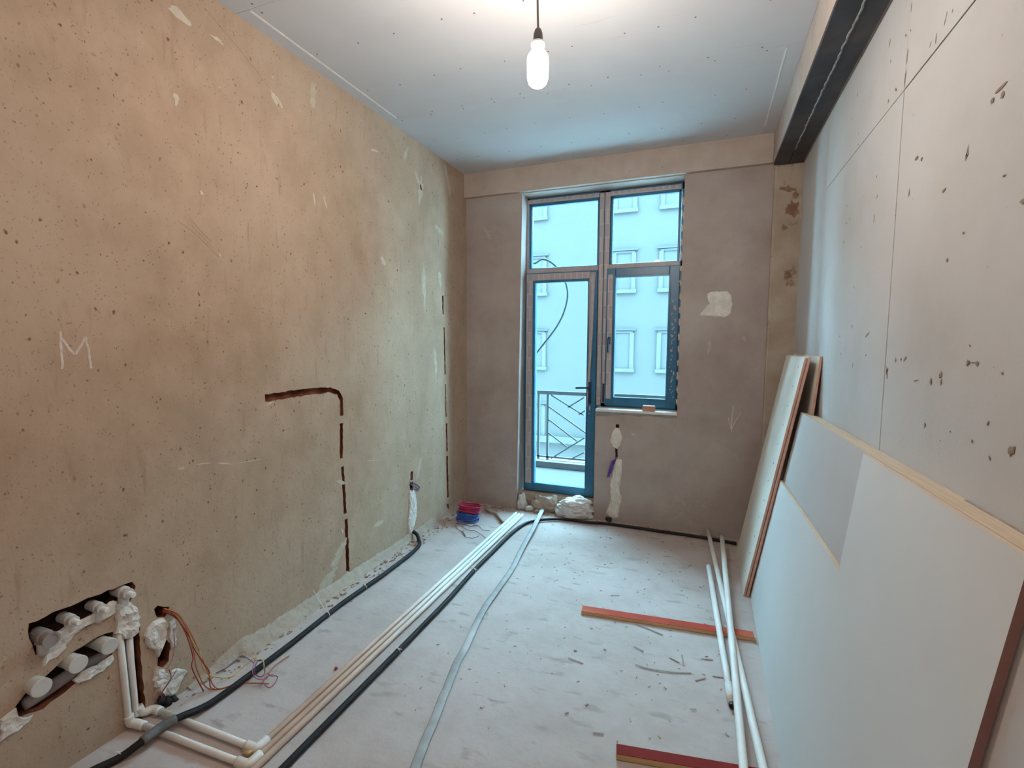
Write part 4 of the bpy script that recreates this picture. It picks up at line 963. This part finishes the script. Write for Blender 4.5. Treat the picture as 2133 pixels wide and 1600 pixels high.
wires('wire_coil', 'small tangled coil of pink and yellow wire on the black conduit by the left wall', 'wires', [
    ([(-1.904,1.585,0.03),(-1.874,1.549,0.03),(-1.836,1.511,0.03),(-1.792,1.488,0.03),(-1.753,1.493,0.03),(-1.771,1.53,0.03),(-1.738,1.523,0.03),(-1.718,1.531,0.03)]+[(-1.73,1.548,0.006),(-1.712,1.516,0.006),(-1.715,1.488,0.006),(-1.769,1.506,0.006),(-1.779,1.536,0.006),(-1.767,1.561,0.006)], 'pink'),
    ([(-1.86,1.581,0.034),(-1.873,1.568,0.034),(-1.837,1.522,0.034),(-1.806,1.5,0.034),(-1.767,1.498,0.034),(-1.78,1.527,0.034),(-1.829,1.561,0.034)], 'purple'),
    ([(-1.891,1.568,0.034),(-1.864,1.587,0.034),(-1.811,1.55,0.034),(-1.771,1.504,0.034)], 'yellow'), ([(-1.774,1.531,0.006),(-1.793,1.564,0.006),(-1.81,1.615,0.006),(-1.804,1.686,0.006)], 'orange'),
    ([(-1.919,1.586,0.006),(-2.011,1.603,0.006),(-2.011,1.565,0.006),(-2.004,1.509,0.006),(-2.014,1.469,0.006)], 'grey_wire')], 0.0022)
jb = empty('conduit_ends', [(-2.047,1.266,-0.013)][0], 'bundle of black cut conduit ends low on the left wall', 'conduit')
for i, (p, q) in enumerate([([(-2.067,1.262,0.001)], [(-2.012,1.215,0.005)]), ([(-2.067,1.289,-0.01)], [(-2.007,1.241,-0.021)]), ([(-2.067,1.312,-0.035)], [(-2.012,1.271,-0.028)]), ([(-2.067,1.275,0.014)], [(-2.017,1.261,0.008)]), ([(-2.067,1.294,0.008)], [(-2.022,1.295,-0.014)]), ([(-2.067,1.26,0.028)], [(-2.022,1.235,0.034)])]):
    MB().tube([p[0], q[0]], 0.014, 12).build('conduit_end', M['conduit'], jb, smooth=True)
wires('box_wires', 'thin wires crossing the gypsum over the black conduit ends', 'wires', [
    ([(-2.027,1.275,0.146),(-2.027,1.281,0.106),(-2.027,1.256,0.081),(-2.027,1.228,0.058)], 'red_brown'), ([(-2.027,1.306,0.125),(-2.027,1.268,0.087),(-2.027,1.232,0.06)], 'grey_wire'), ([(-2.027,1.303,0.308),(-2.027,1.303,0.233),(-2.027,1.289,0.179),(-2.027,1.261,0.148)], 'pink'),
    ([(-2.029,1.247,0.028),(-2.029,1.23,0.081),(-2.029,1.214,0.059)], 'pink')], 0.0016)
wires('socket_wires', 'tuft of purple wires in the small groove above the tall white patch', 'wires', [
    ([(-2.041,3.112,0.445),(-2.041,3.178,0.416),(-2.041,3.232,0.371),(-2.041,3.177,0.371),(-2.041,3.111,0.397)], 'purple'), ([(-2.039,3.102,0.43),(-2.039,3.147,0.41),(-2.039,3.214,0.353)], 'grey_wire'), ([(-2.041,3.099,0.453),(-2.041,3.137,0.405),(-2.041,3.123,0.371)], 'purple')], 0.003)
wires('stray_wire', 'thin brown wire loop where the left conduit leaves the wall', 'wires', [
    ([(-2.027,3.08,0.004),(-2.001,3.014,0.004),(-1.945,3.018,0.004),(-1.916,3.011,0.004)], 'orange')], 0.002)
wires('box_wire_tuft', 'bunch of violet blue wires hanging from the groove under the window', 'wires', [
    ([(-0.655,4.059,0.549),(-0.686,4.059,0.513),(-0.7,4.059,0.45),(-0.715,4.059,0.391)], 'violet_blue'), ([(-0.658,4.053,0.554),(-0.688,4.053,0.502),(-0.711,4.053,0.442),(-0.706,4.053,0.385)], 'violet_blue'), ([(-0.65,4.056,0.55),(-0.681,4.056,0.486),(-0.695,4.056,0.427),(-0.719,4.056,0.4)], 'violet_blue'), ([(-0.657,4.051,0.546),(-0.696,4.051,0.518),(-0.718,4.051,0.422),(-0.726,4.051,0.38)], 'pink')], 0.005)
jd = MB().tube([(-0.726,4.051,0.026),(-0.678,4.051,0.025)], 0.016, 12).tube([(-0.708,4.041,0.016),(-0.691,4.041,-0.007)], 0.012, 10).build('conduit_stub', M['black'], None, smooth=True)
tag(jd, 'short black conduit stub at the foot of the end wall under the gypsum patch', 'conduit')
wires('loose_wires', 'thin grey violet wires strewn on the floor in front of the wire coils', 'wires', [
    ([(-1.866,3.488,0.003),(-1.788,3.407,0.003),(-1.741,3.383,0.003),(-1.685,3.322,0.003)], 'grey_wire'), ([(-1.805,3.49,0.003),(-1.72,3.435,0.003),(-1.658,3.438,0.003),(-1.578,3.386,0.003),(-1.509,3.333,0.003)], 'grey_wire'), ([(-1.735,3.553,0.003),(-1.673,3.543,0.003),(-1.609,3.48,0.003),(-1.555,3.491,0.003)], 'grey_wire'),
    ([(-1.75,3.401,0.003),(-1.676,3.305,0.003),(-1.612,3.301,0.003),(-1.587,3.361,0.003)], 'grey_wire'), ([(-1.879,3.529,0.003),(-1.813,3.532,0.003),(-1.739,3.516,0.003),(-1.712,3.55,0.003)], 'purple')], 0.0022)

# two coils of wire by the corner
def coil(name, c, R, r, turns, mat, label, tilt=(0, 0), squash=1.0):
    rnd = random.Random(len(label)); e = empty(name, c, label, 'wire coil')
    rot = Matrix.Rotation(tilt[0], 3, 'X') @ Matrix.Rotation(tilt[1], 3, 'Y')
    for t in range(turns):
        rr = R + rnd.uniform(-0.010, 0.010); zz = -r*2 + 4*r*t/(turns-1) + rnd.uniform(-.003, .003)
        pts = []
        for i in range(28):
            a = 2*math.pi*i/28
            v = rot @ Vector((math.cos(a)*(rr+rnd.uniform(-.002,.002)), math.sin(a)*(rr+rnd.uniform(-.002,.002))*squash, zz+0.004*math.sin(3*a+t)))
            pts.append(Vector(c)+v)
        MB().tube(pts, 0.0062, 7, closed=True).build('winding', M[mat], e, smooth=True)
    return e
BC = [(-1.825,3.617,0.03)][0]
coil('wire_coil', (BC[0], BC[1]+0.02, 0.036), 0.088, 0.014, 7, 'blue', 'blue coil of wire on the floor in the left back corner', squash=0.8)
coil('wire_coil', (BC[0]+0.015, BC[1]+0.03, 0.106), 0.088, 0.010, 6, 'red', 'red coil of wire lying on top of the blue coil', tilt=(-0.10, 0.05), squash=0.75)
hs = MB().tube(catmull([(-1.785,3.923,0.012),(-1.715,3.87,0.012),(-1.648,3.844,0.012),(-1.571,3.749,0.012),(-1.514,3.675,0.012)], 6), 0.012, 9).build('rag_strip', M['paper'], None, smooth=True)
tag(hs, 'twisted grey brown strip on the floor between the wire coils and the cream pipes', 'strip')

# sack, rag, paper and crumbs by the door
def lump(name, c, size, mat, label, cat, seed, amp=0.18, rz=0.0, sub=4, fold=0.0):
    bm = bmesh.new(); bmesh.ops.create_icosphere(bm, subdivisions=sub, radius=1.0)
    rt = Matrix.Rotation(rz, 3, 'Z')
    for v in bm.verts:
        p = v.co.copy()
        q = 1 + amp*mnoise.noise(p*1.6 + Vector((seed, 0, 0))) + amp*0.5*mnoise.noise(p*4 + Vector((0, seed, 0)))
        if fold: q -= 0.22*abs(mnoise.noise(p*2.4 + Vector((seed*3, 1, 0)))) + 0.10*abs(mnoise.noise(p*5.5 + Vector((0, 2, seed))))
        if fold: q += fold*abs(math.sin(p.x*4+seed+2*p.z))*0.3
        p = p*q
        z = p.z if p.z > -0.55 else -0.55
        v.co = rt @ Vector((p.x*size[0], p.y*size[1], (z+0.55)/1.55*size[2]))
    me = bpy.data.meshes.new(name); bm.to_mesh(me); bm.free()
    o = link(name, me, mat, None, True); o.location = c
    return tag(o, label, cat)
sk = lump('sack', (-1.005, YB+0.005, 0.0), (0.185, 0.095, 0.125), M['sack'], 'white crumpled sack lying below the balcony door against the window wall', 'sack', 3, 0.10, 0.12, 5, 0.25)
ft = lump('folded_top', (0.02, 0.0, 0.085), (0.125, 0.075, 0.085), M['sack_top'], None, None, 31, 0.22, 0.3, 5, 0.6)
ft.parent = sk
lump('rag', (-1.50, YB+0.02, 0.0), (0.045, 0.045, 0.13), M['rag'], 'small pale crumpled rag in the left corner of the door opening', 'rag', 8, 0.35, 0.3, 3, 0.4)
lump('paper_scrap', (-1.30, YB+0.05, 0.0), (0.13, 0.06, 0.125), M['paper'], 'crumpled grey brown cement paper under the door between rag and sack', 'paper', 12, 0.35, -0.15, 4, 0.5)
lump('plaster_lump', (-1.205, YB+0.075, 0.02), (0.035, 0.03, 0.125), M['gypsum'], 'pale lump of plaster on the threshold just left of the sack', 'rubble', 5, 0.3, 0.0, 3)
lump('rubble_stone', (-1.42, YB-0.01, 0.0), (0.04, 0.03, 0.045), M['rag'], 'pale rubble stone in front of the threshold beside the rag', 'rubble', 21, 0.3, 0.4, 2)
lump('rubble_stone', (-1.34, YB-0.03, 0.0), (0.03, 0.025, 0.03), M['mortar'], 'dark rubble stone in front of the crumpled paper', 'rubble', 25, 0.3, 0.9, 2)
lump('red_cap', [(-1.533,1.699,-0)][0], (0.008, 0.008, 0.012), M['red'], 'tiny red plastic cap on the floor left of the cream pipes', 'cap', 2, 0.1, 0, 2)
# dust ridge along the threshold and end wall
du = MB(); rnd = random.Random(17)
for i in range(260):
    x = rnd.uniform(-1.95, 0.2); y = YB-0.02-abs(rnd.gauss(0, 0.05)); s = rnd.uniform(0.003, 0.012)
    if -1.62 < x < -0.84: y += 0.05
    a = rnd.uniform(0, 3)
    du.obox((x, y, s*0.3), (math.cos(a)*s, math.sin(a)*s, 0), (-math.sin(a)*s*.6, math.cos(a)*s*.6, 0), (0, 0, s*0.5))
for i in range(240):
    x = rnd.uniform(-1.2, 0.15); y = rnd.uniform(1.6, 3.9); s = rnd.uniform(0.0015, 0.005); a = rnd.uniform(0, 3)
    du.obox((x, y, s*0.3), (math.cos(a)*s*1.6, math.sin(a)*s*1.6, 0), (-math.sin(a)*s*.5, math.cos(a)*s*.5, 0), (0, 0, s*0.35))
for i in range(220):
    x = XL + abs(rnd.gauss(0, 0.05)) + 0.03; y = rnd.uniform(1.2, 3.9); s = rnd.uniform(0.002, 0.009); a = rnd.uniform(0, 3)
    du.obox((x, y, s*0.3), (math.cos(a)*s, math.sin(a)*s, 0), (-math.sin(a)*s*.6, math.cos(a)*s*.6, 0), (0, 0, s*0.5))
o = du.build('plaster_crumbs', M['mortar'], None); tag(o, 'crumbs of plaster strewn on the floor and along the walls', 'debris', kind='stuff')
sh = MB()
shav = [(-0.47,2.839,0.002),(-0.422,2.858,0.002)], [(-0.287,2.588,0.002),(-0.22,2.567,0.002),(-0.149,2.54,0.002)], [(-0.248,2.247,0.002),(-0.191,2.24,0.002),(-0.085,2.254,0.002),(-0.003,2.28,0.002)], [(-0.102,2.358,0.002),(-0.058,2.338,0.002)], [(-0.049,2.403,0.002),(-0.038,2.324,0.002)], [(0.038,2.407,0.002),(0.091,2.42,0.002)], [(0.015,2.232,0.002),(0.059,2.27,0.002)], [(-0.35,1.771,0.002),(-0.309,1.783,0.002)], [(-0.275,2.385,0.002),(-0.226,2.364,0.002)], [(0.089,2.296,0.002),(0.14,2.302,0.002)], [(-0.001,2.042,0.002),(0.021,2.051,0.002)], [(-0.555,2.177,0.002),(-0.479,2.162,0.002)]
for p in shav: sh.tube([v for v in catmull(p, 5)], 0.0025, 5, flat=(0.004, 0.0012), up=(0,0,1))
o = sh.build('shavings', M['shaving'], None); tag(o, 'thin dark cracks and shavings scattered on the floor near the red laths', 'debris', kind='stuff')

# ------------------------------------------------------------------ red laths and white tubes on the right
def lath(q0, q1, w, h, top_mat, label):
    a, b = Vector(q0), Vector(q1); e = empty('lath', a, label, 'lath', 'red plywood laths on the floor')
    d = (b-a).normalized(); s = Vector((-d.y, d.x, 0))
    c = (a+b)/2 + s*w/2
    MB().obox(c+Vector((0,0,h*0.5-0.0005)), (b-a)/2, s*w/2, Vector((0,0,h/2-0.0005))).build('plywood_core', M['ply_edge'], e)
    MB().obox(c+Vector((0,0,h)), (b-a)/2, s*w/2*1.01, Vector((0,0,0.001))).build('red_film_face', M[top_mat], e)
lath(lift([(-0.587,2.577,0)], 0)[0], lift([(0.292,2.658,0)], 0)[0], 0.058, 0.017, 'lath_red', 'orange red plywood lath lying under the white tubes, nearer the end wall')
lath(lift([(-0.245,1.683,0)], 0)[0], ext([(-0.245,1.683,0)][0], [(0.15,1.748,0)][0], 1.32), 0.045, 0.022, 'lath_dark', 'dark red plywood lath in the foreground, crossing under the white tubes')
RT = 0.0155
def rod(a, b, label, worn=False):
    e = empty('white_tube', a, label, 'tube', 'white plastic tubes on the right side')
    MB().tube([Vector(a).lerp(Vector(b), i/6) for i in range(7)], RT, 14).build('tube_body', M['pipe_rod'], e, smooth=True)
    return e
ra_, rb_ = [(0.076,4.086,0.039),(0.242,1.789,0.04)]
rod(ra_, ext(ra_, rb_, 1.25), 'longest white tube, starting farthest back and passing under the other long tube')
B0 = [(0.168,3.765,0.112)][0]; B1 = [(0.178,1.757,0.045)][0]
rod(B0, ext(B0, B1, 1.2), 'long white tube lying on top of the longest one')
C0 = [(0.077,3.37,0.045)][0]; C1 = [(0.158,2.118,0.016)][0]
e = rod(C0, C1, 'short white tube on the left of the other two, with a scuffed end')
ed = (Vector(C1)-Vector(C0)).normalized()
MB().tube([Vector(C1)-ed*0.12, Vector(C1)-ed*0.004], RT+0.0006, 14).build('scuffed_end', M['gypsum'], e, smooth=True)
MB().lathe([(0.012, 0), (0.012, 0.02)], Vector(C1)-ed*0.004, ed, 12).build('dark_plug', M['black'], e)

# ------------------------------------------------------------------ leaning stack of large boards on the right
SN = Vector((1.128, 0, -0.195)).normalized()      # from the front face towards the wall
UP = Vector((0.195, 0, 1.128)).normalized()
S0 = Vector((0.308, 3.155, 0.0))
def SP(y, v, off): return Vector((S0.x, y, 0)) + UP*v + SN*off
Ts = 0.0155
def top_v(y): return 1.1445 + (3.155-y)*0.0153
def sheet(off, y_far, y_near, face, label, poly=None, t=Ts, dv=0.0, edge='wood_edge', lo=0.0):
    e = empty('board', SP(y_far, 0, off), label, 'board', 'large boards leaning on the right wall')
    P = poly if poly else [(y_far, lo), (y_far, top_v(y_far)+dv), (y_near, top_v(y_near)+dv), (y_near, lo)]
    k = len(P)
    a = [SP(y, v, off) for y, v in P]; b = [p + SN*(t-0.0002) for p in a]
    core = MB(); core.add(a+b, [list(range(k)), [k+i for i in reversed(range(k))]])
    core.cur = 0
    for i in range(k):
        j = (i+1) % k
        y0, y1 = P[i][0], P[j][0]
        core.cur = 2 if abs(y0-y1) < 0.12 and (y0+y1)/2 < 1.5 else 1
        core.add([a[i], a[j], b[j], b[i]], [(0, 1, 2, 3)])
    core.build('board_panel', [M[face], M[edge], M['brown_edge']], e)
    return e
front_poly = [(3.158, 0.0), (3.150, 0.735), (1.849, 0.776), (1.922, top_v(1.922)), (1.03, top_v(1.03)), (0.965, 0.0)]
sheet(0.0, 3.158, 1.0, 'sheet', 'front white board of the leaning stack, with a rectangular notch cut from its top corner', front_poly)
ords = ['second board of the leaning stack, showing greyish through the notch', 'third board of the leaning stack, counted from the front', 'fourth board of the leaning stack, counted from the front', 'fifth board of the leaning stack, counted from the front', 'rearmost board of the leaning stack, touching the concrete wall']
for i, l in enumerate(ords):
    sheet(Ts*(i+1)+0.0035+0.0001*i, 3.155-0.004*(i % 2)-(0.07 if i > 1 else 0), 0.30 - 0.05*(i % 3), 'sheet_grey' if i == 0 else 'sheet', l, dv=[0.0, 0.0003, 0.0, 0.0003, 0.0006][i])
mk = MB().bar(SP(1.45, top_v(1.45)+0.0015, 0.085), SP(0.9, top_v(0.9)+0.0015, 0.083), 0.006, 0.004)
o = mk.build('dark_strip', M['joint'], None); tag(o, 'thin dark strip lying on top of the board stack against the wall', 'strip')
# narrow fibre boards in the corner
def corner_board(x0, x1, z1, y0, y1, t, label, face='fibre', dots=False, top_far=None):
    d = Vector((x1-x0, 0, z1)).normalized(); n = Vector((d.z, 0, -d.x))
    Lh_ = math.hypot(x1-x0, z1)
    e = empty('corner_board', (x0, y0, 0), label, 'board', 'fibre boards leaning in the right back corner')
    def pt(y, v, off): return Vector((x0, y, 0)) + d*v + n*off
    a = [pt(y0, 0, 0), pt(y0, Lh_, 0), pt(y1, Lh_, 0), pt(y1, 0, 0)]; b = [p + n*t for p in a]
    m = MB(); m.add(a+b, [(0,1,2,3), (7,6,5,4)]); m.cur = 1
    for i in range(4):
        j = (i+1) % 4; m.add([a[i], a[j], b[j], b[i]], [(0,1,2,3)])
    m.build('board_panel', [M[face], M['salmon_edge']], e)
    if dots:
        s = MB()
        for v in [0.10+0.118*i for i in range(12)]:
            c = pt(y0+0.13+0.012*math.sin(v*30), v, -0.0003); s.lathe([(0.007, 0), (0.006, 0.0008)], c, -n, 8)
        o = s.build('screw_holes', M['stain'], e); tag(o, 'row of dark screw holes along the board'); o['kind'] = 'stuff'
    return e
corner_board(0.270, 0.524, 1.432, 3.137, 3.80, 0.0125, 'front fibre board in the corner, with a row of dark screw holes', dots=True)
corner_board(0.287, 0.541, 1.436, 3.130, 3.80, 0.0125, 'second fibre board in the corner, tight behind the front one')
corner_board(0.475, 0.590, 1.442, 3.10, 3.95, 0.0125, 'rear fibre board in the corner, standing steeper against the concrete wall')
